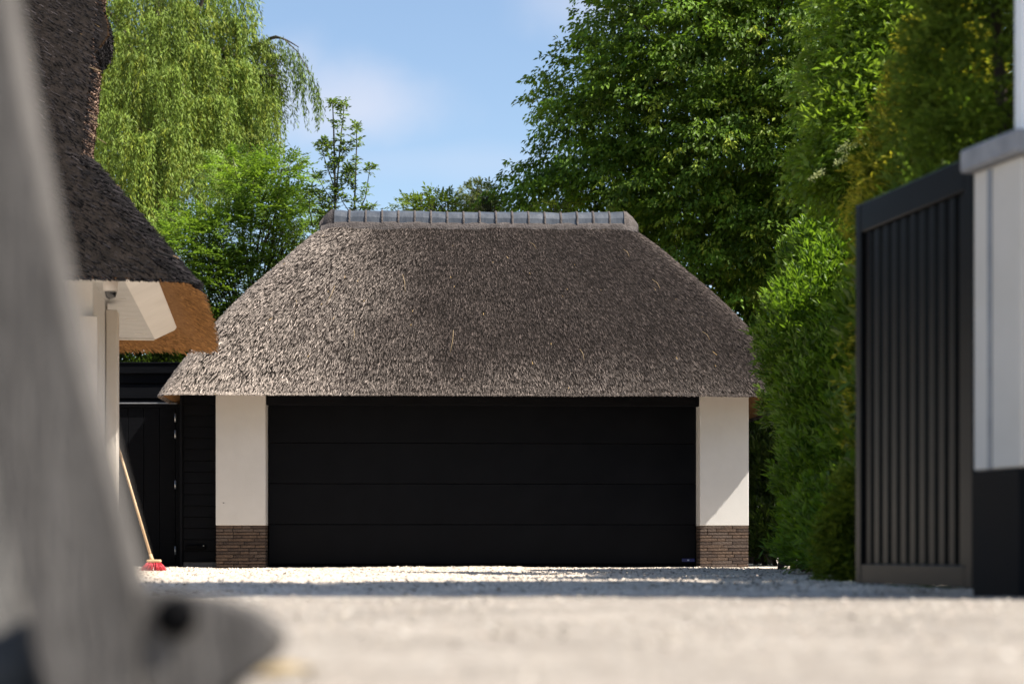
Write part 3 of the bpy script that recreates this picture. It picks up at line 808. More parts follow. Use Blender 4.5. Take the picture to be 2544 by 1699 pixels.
box('shaft', (-0.05, -0.05, 0.0125), (0.05, 0.05, 2.4), 'bright_white', PO, 0.004)
box('foot_plate', (-0.075, -0.075, 0.0), (0.075, 0.075, 0.012), 'white_paint', PO, 0.002)
lathe('post_cap', [(0.07, 2.4005), (0.07, 2.42), (0.001, 2.45)], 'zinc', PO, 16)

# ------------------------------------------------------------------ weathered trestle close to the lens
TD = 2.15
TR = empty('wooden_post', P(380, 1600, TD) * 1.0, 0, 'leaning weathered grey wooden post with a holed foot on the forecourt', 'post')
TR.location.z = 0.0
org = TR.location.copy()
def prism(name, poly, d0, d1, m, parent, o0):
    """polygon given in photo pixels at distance d0, extruded to d1 with real thickness"""
    f = [P(a, b, d0) - o0 for a, b in poly]
    dv = Vector((0, d1 - d0, 0)); V = f + [q + dv for q in f]; n = len(f)
    F = [tuple(range(n))[::-1], tuple(range(n, 2 * n))] + [(k, (k + 1) % n, n + (k + 1) % n, n + k) for k in range(n)]
    me = meshobj(name, V, F, m, parent)
    bm = bmesh.new(); bm.from_mesh(me.data); bmesh.ops.recalc_face_normals(bm, faces=bm.faces)
    bmesh.ops.bevel(bm, geom=bm.edges[:], offset=0.004, segments=2, affect='EDGES'); bm.to_mesh(me.data); bm.free()
    return me
prism('shaft', [(-520, -1500), (-220, -1500), (5, 0), (70, 350), (165, 800), (275, 1230), (326, 1440), (345, 1540), (330, 1830), (130, 1830), (45, 1450), (-70, 950), (-170, 420), (-260, 0)], TD, TD + 0.10, 'old_wood', TR, org)
prism('foot', [(290, 1470), (380, 1458), (540, 1488), (640, 1528), (690, 1580), (670, 1640), (560, 1720), (480, 1835), (250, 1835)], TD + 0.02, TD + 0.13, 'old_wood', TR, org)
bt = P(437, 1530, TD + 0.018) - org
t = Tubes(); t.add([bt + Vector((0, -.008, 0)), bt + Vector((0, .01, 0))], [0.024, 0.024], 14); t.build('bolt_hole_disc', 'dark_line', TR)  # dark disc standing in for the shaded bolt hole

prism('rear_plank', [(-420, 300), (-120, 300), (-60, 800), (30, 1330), (75, 1640), (60, 1745), (-150, 1745)], TD + 0.30, TD + 0.36, 'pale_wood', TR, org)

def rock(name, loc, s, m, label, seed, cat='stone'):
    bm = bmesh.new(); bmesh.ops.create_icosphere(bm, subdivisions=3, radius=1)
    r = random.Random(seed); ph = [r.uniform(0, 6.28) for _ in range(9)]
    for v in bm.verts:
        c = v.co; k = 1 + 0.13 * math.sin(2.3 * c.x + ph[0] + 1.7 * c.y) + 0.11 * math.sin(3.1 * c.y + ph[1] + 2.0 * c.z) + 0.06 * math.sin(6 * c.z + 5 * c.x + ph[2])
        v.co = Vector((c.x * s[0], c.y * s[1], max(c.z, -0.6) * s[2])) * k
    me = bpy.data.meshes.new(name); bm.to_mesh(me); bm.free(); me.materials.append(M[m])
    for p_ in me.polygons: p_.use_smooth = True
    o = link(bpy.data.objects.new(name, me)); o.location = loc
    return tag(o, label, cat)
q = P(40, 1690, 2.28); rock('stone', (q.x, q.y, 0.035), (0.05, 0.05, 0.055), 'rock_dark', 'dark rounded stone lying beside the leaning wooden post', 2)
q = P(560, 1690, 2.36); rock('stone', (q.x, q.y, 0.026), (0.032, 0.03, 0.03), 'rock', 'pale grey stone lying against the foot of the wooden post', 5)
q = P(700, 1690, 2.55)
lv = meshobj('fallen_leaf', [(-.045, -.02, .020), (0, -.035, .024), (.05, -.015, .03), (.06, .02, .022), (.01, .03, .034), (-.04, .02, .026), (0, 0, .036)],
             [(0, 1, 6), (1, 2, 6), (2, 3, 6), (3, 4, 6), (4, 5, 6), (5, 0, 6)], 'dry_leaf')
lv.location = (q.x, q.y, -0.004); tag(lv, 'curled yellow fallen leaf on the forecourt near the wooden post', 'leaf')

# ------------------------------------------------------------------ vegetation
def wood(tubes, p0, p1, r0, r1, wob=0.05, n=6, sides=6):
    p0, p1 = Vector(p0), Vector(p1); L = (p1 - p0).length; pts, rad = [], []
    off = Vector((random.uniform(-1, 1), random.uniform(-1, 1), random.uniform(-.4, .4))) * wob * L
    for k in range(n):
        s = k / (n - 1)
        pts.append(p0.lerp(p1, s) + off * math.sin(math.pi * s) + Vector((random.gauss(0, 1), random.gauss(0, 1), 0)) * 0.008 * L * (0 < k < n - 1))
        rad.append(r0 + (r1 - r0) * s)
    tubes.add(pts, rad, sides); return pts

def sprays(cen, axis, n_leaf, length, width, droop, leafL, leafW, col, colv=0.22, yel=0.3, hang=0.6, flat=0.10, tipcol=None):
    """leafy sprays: leaves set along a drooping twig fan. cen/axis: (k,3)"""
    k = len(cen); ax = unit(axis); up = np.array([[0, 0, 1.0]])
    side = unit(np.cross(ax, up) + 1e-6); nrmv = np.cross(side, ax)
    s = rnd(k, n_leaf, 1); w = (rnd(k, n_leaf, 1) * 2 - 1)
    wid = width * np.sin(np.pi * (0.12 + 0.80 * s))
    p = cen[:, None] + ax[:, None] * s * length + side[:, None] * w * wid + nrmv[:, None] * flat * nrm(k, n_leaf, 1) * length * 0.5
    p[..., 2] -= (droop * s[..., 0] ** 2 + 0.5 * droop * w[..., 0] ** 2 * (wid[..., 0] / max(width, 1e-6))) * length
    d = ax[:, None] * 0.7 + side[:, None] * w * 0.9 + 0.35 * nrm(k, n_leaf, 3)
    d[..., 2] -= hang
    nn = nrmv[:, None] + 0.55 * nrm(k, n_leaf, 3)
    tot = k * n_leaf
    base = np.repeat(huevar(col, k, colv, yel), n_leaf, axis=0)
    c = base * (1 + 0.16 * nrm(tot, 1)).clip(0.5, 1.6)
    if tipcol is not None:
        f = np.clip((s.reshape(-1, 1) - 0.62) * 2.2, 0, 1) * (rnd(tot, 1) < 0.8)
        c = c * (1 - f) + np.array([tipcol]) * f
    L = leafL * (0.7 + 0.6 * rnd(tot)); Wd = leafW * (0.7 + 0.6 * rnd(tot))
    return leaf_arrays(p.reshape(-1, 3), d.reshape(-1, 3), nn.reshape(-1, 3), L, Wd, c)

def shell_points(blobs, n, inner=0.55):
    """points in the outer part of a set of ellipsoids (cx,cy,cz,rx,ry,rz); returns points and outward axes"""
    b = np.array(blobs); vol = (b[:, 3] * b[:, 4] + b[:, 4] * b[:, 5] + b[:, 3] * b[:, 5])
    pick = RNG.choice(len(b), size=n, p=vol / vol.sum())
    d = unit(nrm(n, 3)); rr = (inner + (1 - inner) * rnd(n, 1) ** 0.6)
    p = b[pick, :3] + d * rr * b[pick, 3:6]
    return p, d

# --- big hornbeam-like tree behind the garage, right
bt_ = P(1870, 1400, 29.5); bt_.z = 0
T1 = empty('broadleaf_tree', bt_, 0, 'huge dark green broadleaf tree towering behind the right end of the garage', 'tree')
tb = Tubes()
wood(tb, (0, 0, -.2), (0.1, 0, 6.5), .34, .20, .02, 8, 9)
wood(tb, (0.1, 0, 6.4), (0, 0.3, 11), .20, .05, .03, 7, 7)
for k in range(30):
    a = random.uniform(0, 6.28); z0 = random.uniform(2.2, 8.5); L = random.uniform(2.0, 3.6)
    wood(tb, (0.05, 0, z0), (math.cos(a) * L, math.sin(a) * L, z0 + random.uniform(.3, 1.6)), .07, .014, .06, 6, 5)
for (x, z0, x1, z1) in ((0, 3.0, -3.0, 4.6), (0, 3.8, -2.9, 5.9), (0, 4.6, -2.6, 7.2), (0, 2.6, -3.6, 4.9), (0, 5.6, -1.8, 8.2)):
    wood(tb, (x, -.1, z0), (x1, -.8, z1), .075, .012, .05, 7, 5)
tb.build('trunk', 'bark', T1)
def loc(px, py, d): q = P(px, py, d); return (q.x - bt_.x, q.y - bt_.y, q.z)
blobs = []
for (px, py, d, rx, ry, rz) in ((1470, 230, 28.6, .75, 1.0, .65), (1480, 330, 28.4, .8, 1.0, .55), (1560, 120, 28.8, .7, 1.2, .7), (1500, 430, 28.6, 1.0, 1.2, .6), (1330, 478, 28.8, .62, .9, .30),
                                (1430, 510, 28.6, .95, 1.0, .5), (1650, 60, 29.0, 1.0, 1.4, 1.0), (1650, 260, 28.2, 1.1, 1.3, 1.0), (1640, 480, 28.0, 1.1, 1.3, .9), (1800, 150, 27.8, 1.2, 1.4, 1.1), (1820, 380, 27.4, 1.2, 1.3, 1.1),
                                (1780, 600, 27.6, 1.1, 1.2, .9), (1990, 80, 27.6, 1.3, 1.4, 1.2), (2020, 320, 27.2, 1.3, 1.4, 1.2), (1960, 560, 27.4, 1.2, 1.3, 1.0), (1860, 740, 27.8, 1.0, 1.2, .7), (1700, 640, 28.4, 1.0, 1.0, .6),
                                (2180, 150, 27.8, 1.3, 1.4, 1.5), (2180, 480, 27.8, 1.2, 1.4, 1.3), (1750, -120, 28.8, 1.5, 1.8, 1.1), (2050, -140, 28.5, 1.7, 1.8, 1.3), (1900, -330, 29.2, 1.6, 1.8, 1.2), (2060, 760, 28.0, 1.1, 1.2, .9), (1920, 900, 28.4, .9, 1.0, .8), (1950, 1100, 28.6, .9, 1.0, 1.0), (2080, 1000, 28.6, 1.2, 1.0, 1.2)):
    x, y, z = loc(px, py, d); blobs.append((x, y, z, rx, ry, rz))
p, dr = shell_points(blobs, 4600, 0.5)
ax_ = dr * np.array([[1, 1, 0.25]]) + np.array([[0, -0.25, -0.12]]) + 0.25 * nrm(len(p), 3)
leafobj('crown', [sprays(p, ax_, 46, 0.52, 0.20, 0.28, 0.085, 0.042, (0.088, 0.160, 0.018), 0.30, 0.28, 0.75, 0.12, None)], 'leaf', T1)
# new shoots on the outer sprays, sunlight put into their brighter leaf colour
p, dr = shell_points(blobs[6:], 900, 0.90)
leafobj('sunlit_shoots', [sprays(p, dr * np.array([[1, 1, .3]]) + np.array([[0, -.4, 0]]), 26, 0.38, 0.12, 0.5, 0.08, 0.036, (0.20, 0.275, 0.036), 0.2, 0.3, 1.0, 0.08)], 'leaf', T1)

# --- weeping willow, left
wd = 34.0
w0 = P(430, 1400, wd); w0.z = 0
T2 = empty('willow_tree', w0, 0, 'tall weeping willow with trailing yellow green strands behind the house', 'tree')
def wloc(px, py, d=wd): q = P(px, py, d); return Vector((q.x - w0.x, q.y - w0.y, q.z))
tb = Tubes()
wood(tb, (0, 0, -.2), (-.3, 0, 5.5), .42, .26, .02, 7, 9)
limbs = []
def limb(pts, r0, r1):
    n = len(pts); tb.add(pts, [r0 + (r1 - r0) * k / (n - 1) for k in range(n)], 6); limbs.append(pts)
def arc(a, b, rise, n=12):
    a, b = Vector(a), Vector(b); out = []
    for k in range(n):
        s = k / (n - 1); q = a.lerp(b, s); q.z += rise * math.sin(math.pi * s ** 0.75); out.append(q)
    return out
limb(arc((-.3, 0, 5.2), wloc(690, 190, wd - .5), 1.5), .14, .02)
limb(arc((-.3, 0, 5.2), wloc(640, 60, wd), 1.2), .14, .02)
limb(arc((-.3, 0, 5.0), wloc(610, 330, wd - 1.2), 2.2), .13, .02)
limb(arc((-.3, 0, 5.2), wloc(520, -40, wd - .5), 1.2), .14, .02)
limb(arc((-.3, 0, 5.0), wloc(470, 300, wd - 1.8), 2.4), .13, .02)
limb(arc((-.3, 0, 5.0), wloc(330, 250, wd - 1.6), 2.4), .13, .02)
limb(arc((-.3, 0, 5.2), wloc(260, 20, wd - .6), 1.6), .13, .02)
limb(arc((-.3, 0, 5.2), wloc(120, 150, wd - .6), 2.0), .13, .02)
limb(arc((-.3, 0, 5.2), wloc(400, -80, wd + 1.2), 2.0), .13, .02)
limb(arc((-.3, 0, 5.2), wloc(600, 150, wd + 1.6), 2.0), .13, .02)
limb(arc(wloc(650, 120), wloc(742, 118, wd - .3), .18), .03, .008)
tb.build('trunk', 'bark', T2)
# strands hang in curtains from clump heads
heads = []
def head(px, py, d, wid, L, n, lean=0.0): heads.append((wloc(px, py, d), wid, L, n, lean))
for a in ((640, 105, -.3, .20, 1.7, 46), (672, 135, -.3, .17, 1.6, 34), (600, 160, -.8, .22, 2.2, 50), (560, 50, -.3, .26, 2.3, 50), (590, -20, -.2, .22, 1.1, 34), (500, 120, -.9, .24, 2.2, 50), (545, 250, -1.3, .22, 2.0, 46), (640, 240, -1.0, .22, 1.7, 42), (610, 330, -1.2, .2, 1.1, 30),
          (455, 10, -.5, .26, 2.3, 50), (420, 170, -1.6, .24, 1.9, 44), (390, 40, -.9, .26, 2.2, 46), (335, 140, -1.6, .22, 2.2, 44), (310, 0, -.6, .26, 2.4, 46), (265, 80, -1.2, .22, 2.2, 42), (250, 230, -1.8, .20, 1.9, 36),
          (428, 318, -2.4, .15, 2.1, 44), (345, 338, -2.6, .15, 2.4, 44), (505, 380, -2.0, .16, 1.4, 30), (290, 290, -2.2, .18, 2.2, 36), (390, 330, -2.2, .13, 2.0, 26), (480, 250, -1.4, .2, 1.7, 34), (580, 400, -1.2, .2, 1.0, 24), (390, -80, 0, .4, 2.0, 46), (520, -80, 0, .4, 1.8, 46), (250, -70, 0, .4, 2.2, 40),
          (180, 60, -.8, .5, 3.0, 40), (100, 40, -.8, .5, 3.4, 40), (500, 120, 1.0, .4, 2.4, 40), (380, 100, 1.0, .5, 3.0, 44), (600, 180, .7, .3, 1.8, 30)):
    head(a[0], a[1], wd + a[2] * 1.25, a[3] * .68, a[4], a[5])
SP, SD, SC_, SN = [], [], [], []
tw = Tubes()
for (c, wid, L, n, lean) in heads:
    out = Vector((c.x + .3, c.y, 0)); out = out.normalized() if out.length > .1 else Vector((1, 0, 0))
    hue = random.uniform(-.5, .35)
    for k in range(int(n * 1.1)):
        st = c + Vector((random.gauss(0, wid), random.gauss(0, wid * .8), random.gauss(0, wid * .35)))
        dirh = (out * random.uniform(.2, 1) + Vector((random.gauss(0, .6), random.gauss(0, .6), 0)))
        ln = L * random.uniform(.45, 1.1); m = int(ln * 46)
        s = np.linspace(0, 1, m); swing = 0.14 * (1 - np.exp(-s * 4))
        pts = np.stack([st.x + dirh.x * swing + 0.05 * np.sin(s * 5 + k), st.y + dirh.y * swing + 0.05 * np.cos(s * 4 + k), st.z + 0.12 * np.sin(np.pi * np.minimum(1, s * 3)) - s * ln], -1)
        pts += 0.02 * nrm(m, 3)
        SP.append(pts); SD.append(np.stack([0.45 * nrm(m) + .25 * dirh.x, 0.45 * nrm(m), -1 + 0.3 * nrm(m)], -1)); SN.append(nrm(m, 3) * .8 + np.array([[.3, -.7, .3]]))
        base = np.array([[0.140, 0.200, 0.030]]) * (1 + hue * .5) * (0.85 + 0.3 * random.random())
        yl = np.array([[1.25, 1.05, 0.8]]) if random.random() < .25 else np.array([[1, 1, 1]])
        SC_.append(np.repeat(base * yl, m, 0) * (1 + 0.22 * nrm(m, 1)).clip(.4, 1.8))
# one long stray branch arching out to the right
for (px, py, L) in ((690, 92, .4), (705, 100, .6), (716, 112, .9), (730, 125, 1.0), (742, 138, 1.1), (752, 155, 1.0), (762, 172, 1.0), (772, 190, .8), (780, 210, .7), (788, 232, .6), (735, 130, .7), (748, 150, .7), (728, 120, .8)):
    for k in range(5):
        st = wloc(px, py, wd - .4) + Vector((random.gauss(0, .06), random.gauss(0, .1), random.gauss(0, .05)))
        ln = L * random.uniform(.5, 1.1); m = max(5, int(ln * 32)); s = np.linspace(0, 1, m)
        SP.append(np.stack([st.x + 0.08 * s, np.full(m, st.y), st.z - s * ln], -1) + .018 * nrm(m, 3))
        SD.append(np.stack([.3 * nrm(m), .3 * nrm(m), -1 + .2 * nrm(m)], -1)); SN.append(nrm(m, 3)); SC_.append(np.repeat(np.array([[0.105, 0.155, 0.035]]), m, 0) * (1 + .2 * nrm(m, 1)).clip(.4, 1.8))
SP, SD, SN, SC_ = map(np.concatenate, (SP, SD, SN, SC_))
cb = []
for (px, py, dd_, rx, ry, rz) in ((560, 180, 1.6, .7, .6, 1.3), (440, 150, 1.4, .9, .7, 1.6), (310, 150, 1.2, .9, .7, 1.7), (400, 380, .6, .8, .6, 1.2), (520, 320, 1.0, .6, .5, .9), (180, 200, 1.0, .9, .7, 1.8), (300, 430, .4, .7, .5, 1.2), (450, -60, 1.2, 1.1, .8, .9)):
    q = wloc(px, py, wd + dd_ + 1.1); cb.append((q.x, q.y, q.z, rx, ry, rz))
cp, cd = shell_points(cb, 2400, .2)
core = sprays(cp, cd * np.array([[.5, .5, .1]]) + np.array([[0, 0, -1.0]]) + .2 * nrm(len(cp), 3), 30, .55, .09, .1, .085, .018, (0.055, 0.095, 0.016), .2, .2, 1.2, .06)  # inner leaves tinted darker, crown shade put into their colour
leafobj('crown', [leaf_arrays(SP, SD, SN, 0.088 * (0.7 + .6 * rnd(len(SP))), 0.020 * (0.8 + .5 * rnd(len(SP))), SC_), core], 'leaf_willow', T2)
tw.add([wloc(650, 120), wloc(668, 95, wd - .3), wloc(685, 90, wd - .4), wloc(705, 97, wd - .4), wloc(740, 130, wd - .4), wloc(775, 190, wd - .4), wloc(790, 240, wd - .4)], [.018, .015, .013, .012, .010, .008, .004], 5)
tw.build('twig', 'bark_green', T2)

# --- pinnate leaves (ash) used on several young trees
def pinnate(cen, axis, npair, L, leafL, leafW, col, colv=.2, yel=.3, droop=.3, term=True):
    k = len(cen); ax = unit(axis); up = np.array([[0, 0, 1.0]]) + 0.25 * nrm(k, 3)
    side = unit(np.cross(ax, up)); nn = np.cross(side, ax)
    out = []
    base = huevar(col, k, colv, yel)
    for j in range(npair + 1):
        s = (0.25 + 0.75 * j / npair)
        p = cen + ax * L * s; p = p.copy(); p[:, 2] -= droop * L * s * s
        for sg in ((-1, 1) if j < npair else (0,)):
            d = ax * (0.55 if sg else 1.0) + side * sg * 0.85 + 0.12 * nrm(k, 3); d[:, 2] -= 0.15 + droop * .5 * s
            out.append(leaf_arrays(p, d, nn + .25 * nrm(k, 3), leafL * (.75 + .5 * rnd(k)), leafW * (.8 + .4 * rnd(k)), base * (1 + .12 * nrm(k, 1)).clip(.6, 1.4)))
    return out

def ash_tree(name, px, d, stems, blobs_px, n, label, col, seed, rad=.05, leafL=.072, leafW=.027, L=.25, inner=.35, bm='bark_green', cat='tree', m='leaf_soft', npair=4):
    random.seed(seed)
    o = P(px, 1400, d); o.z = 0
    T = empty(name, o, 0, label, cat)
    tb = Tubes()
    for (bx, tx, ty, dd_) in stems:
        b = P(bx, 1400, d); e_ = P(tx, ty, d + dd_)
        wood(tb, (b.x - o.x, random.uniform(-.2, .2), -.05), (e_.x - o.x, e_.y - o.y, e_.z), rad, rad * .22, .02, 9, 6)
    bl = []
    for (x, y, dd_, rx, ry, rz) in blobs_px:
        q = P(x, y, d + dd_); bl.append((q.x - o.x, q.y - o.y, q.z, rx, ry, rz))
    p, dr = shell_points(bl, n, inner)
    for k in range(0, n, max(1, n // 120)):      # twigs carrying the leaves
        q = Vector(p[k]); s = Vector((q.x * .45, q.y * .45, q.z - random.uniform(.5, .9)))
        tb.add([s, s.lerp(q, .5) + Vector((0, 0, .05)), q], [.014, .009, .004], 4)
    tb.build('trunk', bm, T)
    a = dr * np.array([[1, 1, .55]]) + np.array([[0.05, -.15, .30]]) + .3 * nrm(n, 3)
    leafobj('crown', pinnate(p, a, npair, L, leafL, leafW, col), m, T)
    return T
ash_tree('ash_tree', 620, 27.5, [(600, 700, 420, 0), (640, 600, 470, .2), (560, 520, 520, -.2), (680, 740, 560, 0)],
         [(690, 440, 0, .45, .5, .35), (640, 480, 0, .55, .6, .4), (580, 440, .3, .35, .4, .35), (700, 540, -.1, .55, .6, .4), (620, 600, 0, .75, .6, .5), (520, 590, -.1, .55, .6, .4), (745, 560, 0, .24, .4, .3), (480, 640, -.2, .5, .6, .5), (560, 720, 0, .8, .6, .5), (480, 760, -.1, .6, .6, .5), (640, 690, .2, .5, .5, .5), (530, 850, .1, .8, .6, .5), (430, 600, .2, .3, .5, .5)],
         4300, 'bushy bright green ash tree between the house and the garage roof', (0.120, 0.210, 0.028), 4)
ash_tree('ash_tree', 1080, 28.5, [(1060, 1050, 480, 0), (1090, 1110, 480, 0)],
         [(1070, 520, 0, .38, .4, .18), (1025, 530, 0, .24, .3, .14), (1110, 520, 0, .26, .3, .18), (1080, 580, 0, .55, .5, .36)],
         420, 'rounded light green treetop showing above the middle of the ridge', (0.085, 0.135, 0.020), 9)
ash_tree('ash_tree', 1215, 29.2, [(1210, 1212, 480, 0)], [(1213, 500, 0, .2, .3, .18), (1215, 550, 0, .3, .3, .25)], 120, 'small pale green treetop tucked beside the dark broadleaf tree', (0.095, 0.135, 0.03), 10, rad=.03)
ash_tree('ash_tree', 1376, 27.4, [(1376, 1376, 520, 0)], [(1376, 525, 0, .16, .2, .12), (1376, 570, 0, .25, .2, .2)], 60, 'short bright green shoot peeping over the ridge before the dark tree', (0.085, 0.13, 0.02), 12, rad=.02)
ash_tree('far_tree', 1180, 46, [(1175, 1172, 470, 0), (1200, 1195, 470, 0)], [(1165, 500, 0, .25, .3, .35), (1185, 480, 0, .2, .3, .2), (1200, 510, 0, .25, .3, .3), (1178, 540, 0, .6, .4, .4)], 220, 'distant soft grey green tree seen through the gap above the ridge', (0.085, 0.115, 0.05), 13, leafL=.10, leafW=.05)

# --- thin sapling with whorled tufts against the sky
random.seed(21)
sd = 26.6
s0 = P(835, 1400, sd); s0.z = 0
T5 = empty('sapling', s0, 0, 'slender sapling with bare upright stems and leaf tufts against the sky', 'sapling')
def sl(px, py, dd_=0): q = P(px, py, sd + dd_); return Vector((q.x - s0.x, q.y - s0.y, q.z))
tb = Tubes(); tufts = []
def stem(pts, r0, r1, tn, side=True):
    q = [sl(*a) for a in pts]; n = len(q); tb.add(q, [r0 + (r1 - r0) * k / (n - 1) for k in range(n)], 6)
    for k in range(tn):
        s = (k + .5 + random.uniform(-.3, .3)) / tn * (n - 1); i_ = min(int(s), n - 2); tufts.append((q[i_].lerp(q[i_ + 1], s - i_), (q[i_ + 1] - q[i_]).normalized(), .16))
    tufts.append((q[-1], (q[-1] - q[-2]).normalized(), .26))
stem([(834, 620), (833, 520), (831, 400), (829, 320), (826, 250)], .024, .007, 7)
stem([(836, 470), (842, 400), (848, 330), (853, 290), (855, 255)], .014, .006, 7)
stem([(878, 560), (881, 500), (884, 420), (886, 360), (885, 315)], .016, .006, 9)
stem([(893, 525), (908, 490), (914, 450), (919, 415)], .010, .004, 4)
stem([(832, 470), (815, 420), (803, 385), (798, 360)], .010, .004, 4)
stem([(832, 440), (815, 380), (811, 352)], .009, .004, 3)
stem([(833, 420), (850, 385), (864, 355)], .009, .004, 4)
stem([(833, 510), (805, 470), (790, 440)], .009, .004, 3)
stem([(834, 520), (800, 490), (778, 470)], .009, .004, 4)
stem([(879, 470), (868, 440), (862, 420)], .008, .004, 3)
stem([(836, 480), (860, 450), (872, 425)], .008, .004, 3)
stem([(776, 560), (769, 520), (768, 470)], .010, .004, 4)
stem([(870, 530), (850, 500), (845, 480)], .008, .004, 3)
stem([(835, 540), (815, 520), (806, 505)], .008, .004, 3)
stem([(905, 540), (915, 520), (920, 515)], .008, .004, 3)
stem([(790, 560), (800, 540), (808, 525)], .008, .004, 4)
wood(tb, (0, 0, -.05), sl(834, 625), .035, .024, .01, 6, 7)
tb.build('trunk', 'bark_green', T5)
pc, pa = [], []
for (c, a, r_) in tufts:
    for k in range(6 if r_ < .2 else 12):
        dv = Vector((random.gauss(0, 1), random.gauss(0, 1), random.gauss(.35, .6))); dv.normalize()
        pc.append(tuple(c + dv * .01 + a * random.uniform(-.07, .03))); pa.append(tuple(dv + a * .25))
pc, pa = np.array(pc), np.array(pa)
leafobj('crown', pinnate(pc, pa, 2, .08, .066, .028, (0.10, 0.165, 0.035), .2, .35, .25), 'leaf_soft', T5)

# --- laurel hedge beside the yard
def laurel(name, d0, label, blobs_px, n, col, tip, seed, leafL=.105, leafW=.030, m='leaf_gloss', stems=((0, 0),), nl=14, L=.24, W_=.05, hang=-.35, up=.9, foot=None):
    random.seed(seed)
    px0 = blobs_px[0][0]; o = P(px0, 1400, d0); o.z = 0
    T = empty(name, o, 0, label, 'hedge' if 'hedge' in name else 'shrub')
    bl = []
    for (x, y, dd_, rx, ry, rz) in blobs_px:
        q = P(x, y, d0 + dd_); bl.append((q.x - o.x, q.y - o.y, q.z, rx, ry, rz))
    tb = Tubes()
    for b in bl:
        for k in range(2 if foot is None or b[0] > 0.05 else 0):
            e_ = Vector((b[0] + random.gauss(0, .15) * b[3], b[1] + random.gauss(0, .15) * b[4], b[2] + .4 * b[5]))
            wood(tb, ((b[0] * .75 if foot is None else P(foot, 1400, d0).x - o.x) + random.uniform(-.1, .1), b[1] * .75, 0.0), e_, .035, .010, .03, 6, 5)
    tb.build('stem', 'bark', T)
    p, dr = shell_points(bl, n, .62)
    keep = p[:, 2] > 0.05; p, dr = p[keep], dr[keep]
    a = dr * .7 + np.array([[0, 0, up]]) + .28 * nrm(len(p), 3)
    leafobj('foliage', [sprays(p, a, nl, L, W_, .0, leafL, leafW, col, .2, .35, hang, .08, tip)], m, T)
    return T
laurel('laurel_hedge', 16.5, 'leafy green laurel hedge with upright lance shaped shoots beside the gravel yard',
       [(2075, 1000, 0, .42, .8, .60), (1995, 850, .6, .34, .7, .45), (2070, 770, .9, .40, .7, .50), (2040, 680, 1.6, .34, .6, .45), (2110, 630, 1.6, .42, .6, .48), (2070, 1180, -.3, .42, .8, .50), (2105, 1330, -1.6, .40, .8, .38), (2160, 900, -.3, .40, .8, .6), (2150, 1150, -.8, .40, .8, .6), (2075, 1310, -.4, .38, .7, .40), (2020, 940, .8, .32, .6, .45), (2150, 1400, -2.6, .40, .6, .22), (2180, 700, 1.0, .4, .6, .5), (2060, 1390, -1.0, .36, .6, .22), (2100, 900, .8, .45, .6, .6), (2100, 1100, .8, .45, .6, .6)],
       8200, (0.070, 0.140, 0.013), (0.16, 0.26, 0.024), 31, leafL=.080, leafW=.025, nl=16, L=.20, W_=.085, hang=-.05)
laurel('laurel_shrub', 17.6, 'shaded green shrub at the far end of the hedge by the garage corner',
       [(2010, 1000, 1.2, .26, .5, .36), (1950, 1010, 1.9, .15, .4, .24), (2070, 1150, 1.2, .30, .5, .5), (2080, 1330, 1.0, .30, .6, .3), (2030, 850, 1.2, .30, .5, .45)],
       1700, (0.060, 0.12, 0.013), (0.14, 0.22, 0.022), 33, leafL=.08, leafW=.025, nl=16, L=.20, W_=.085, hang=-.05)
laurel('shade_hedge', 14.0, 'hidden hedge row added behind the laurel to shade the gravel yard',
       [(2390, 1000, -2.0, .6, 1.4, 1.75), (2360, 1000, 0, .6, 1.4, 1.75), (2330, 1000, 2.0, .6, 1.4, 1.75), (2290, 1000, 4.2, .6, 1.4, 1.70), (2250, 1000, 5.6, .5, .8, 1.5)], 5200, (0.062, 0.115, 0.013), (0.12, 0.19, 0.022), 37, leafL=.13, leafW=.05)  # hidden row, added to keep the sun off the right-hand gravel
# elder with cream flower heads above the hedge
E1 = laurel('elder_shrub', 15.0, 'tall elder shrub with drooping cream flower heads above the hedge',
       [(2170, 330, 0, .36, .5, .36), (2100, 385, 0, .28, .45, .30), (2215, 180, .2, .40, .5, .45), (2130, 240, .3, .36, .5, .36), (2240, 420, 0, .34, .5, .4), (2180, 480, 0, .3, .4, .24), (2260, 40, .3, .45, .5, .5), (2150, 80, .5, .36, .5, .4), (2050, 440, .1, .14, .3, .14)],
       2000, (0.105, 0.185, 0.022), (0.18, 0.26, 0.034), 35, leafL=.078, leafW=.028, nl=14, L=.26, W_=.09, hang=.25, up=.15, foot=2330)
fl = []
eo = E1.location
cen, axs = [], []
for (px, py) in ((2110, 360), (2145, 348), (2105, 392), (2045, 428), (2220, 275), (2195, 310), (2310, 210), (2300, 280)):
    q = P(px, py, 14.35)
    for k in range(70):
        s = random.random(); w = random.gauss(0, .018) * (1.2 - s)
        cen.append((q.x - eo.x - .10 * s + random.gauss(0, .01), q.y - eo.y + random.gauss(0, .03), q.z - .055 * s + w)); axs.append((random.gauss(0, 1), random.gauss(-.4, 1), random.gauss(.6, 1)))
cen, axs = np.array(cen), np.array(axs)
leafobj('flower_heads', [leaf_arrays(cen, axs, nrm(len(cen), 3), .020, .016, np.repeat(np.array([[.30, .33, .15]]), len(cen), 0) * (1 + .15 * nrm(len(cen), 1)))], 'blossom', E1)

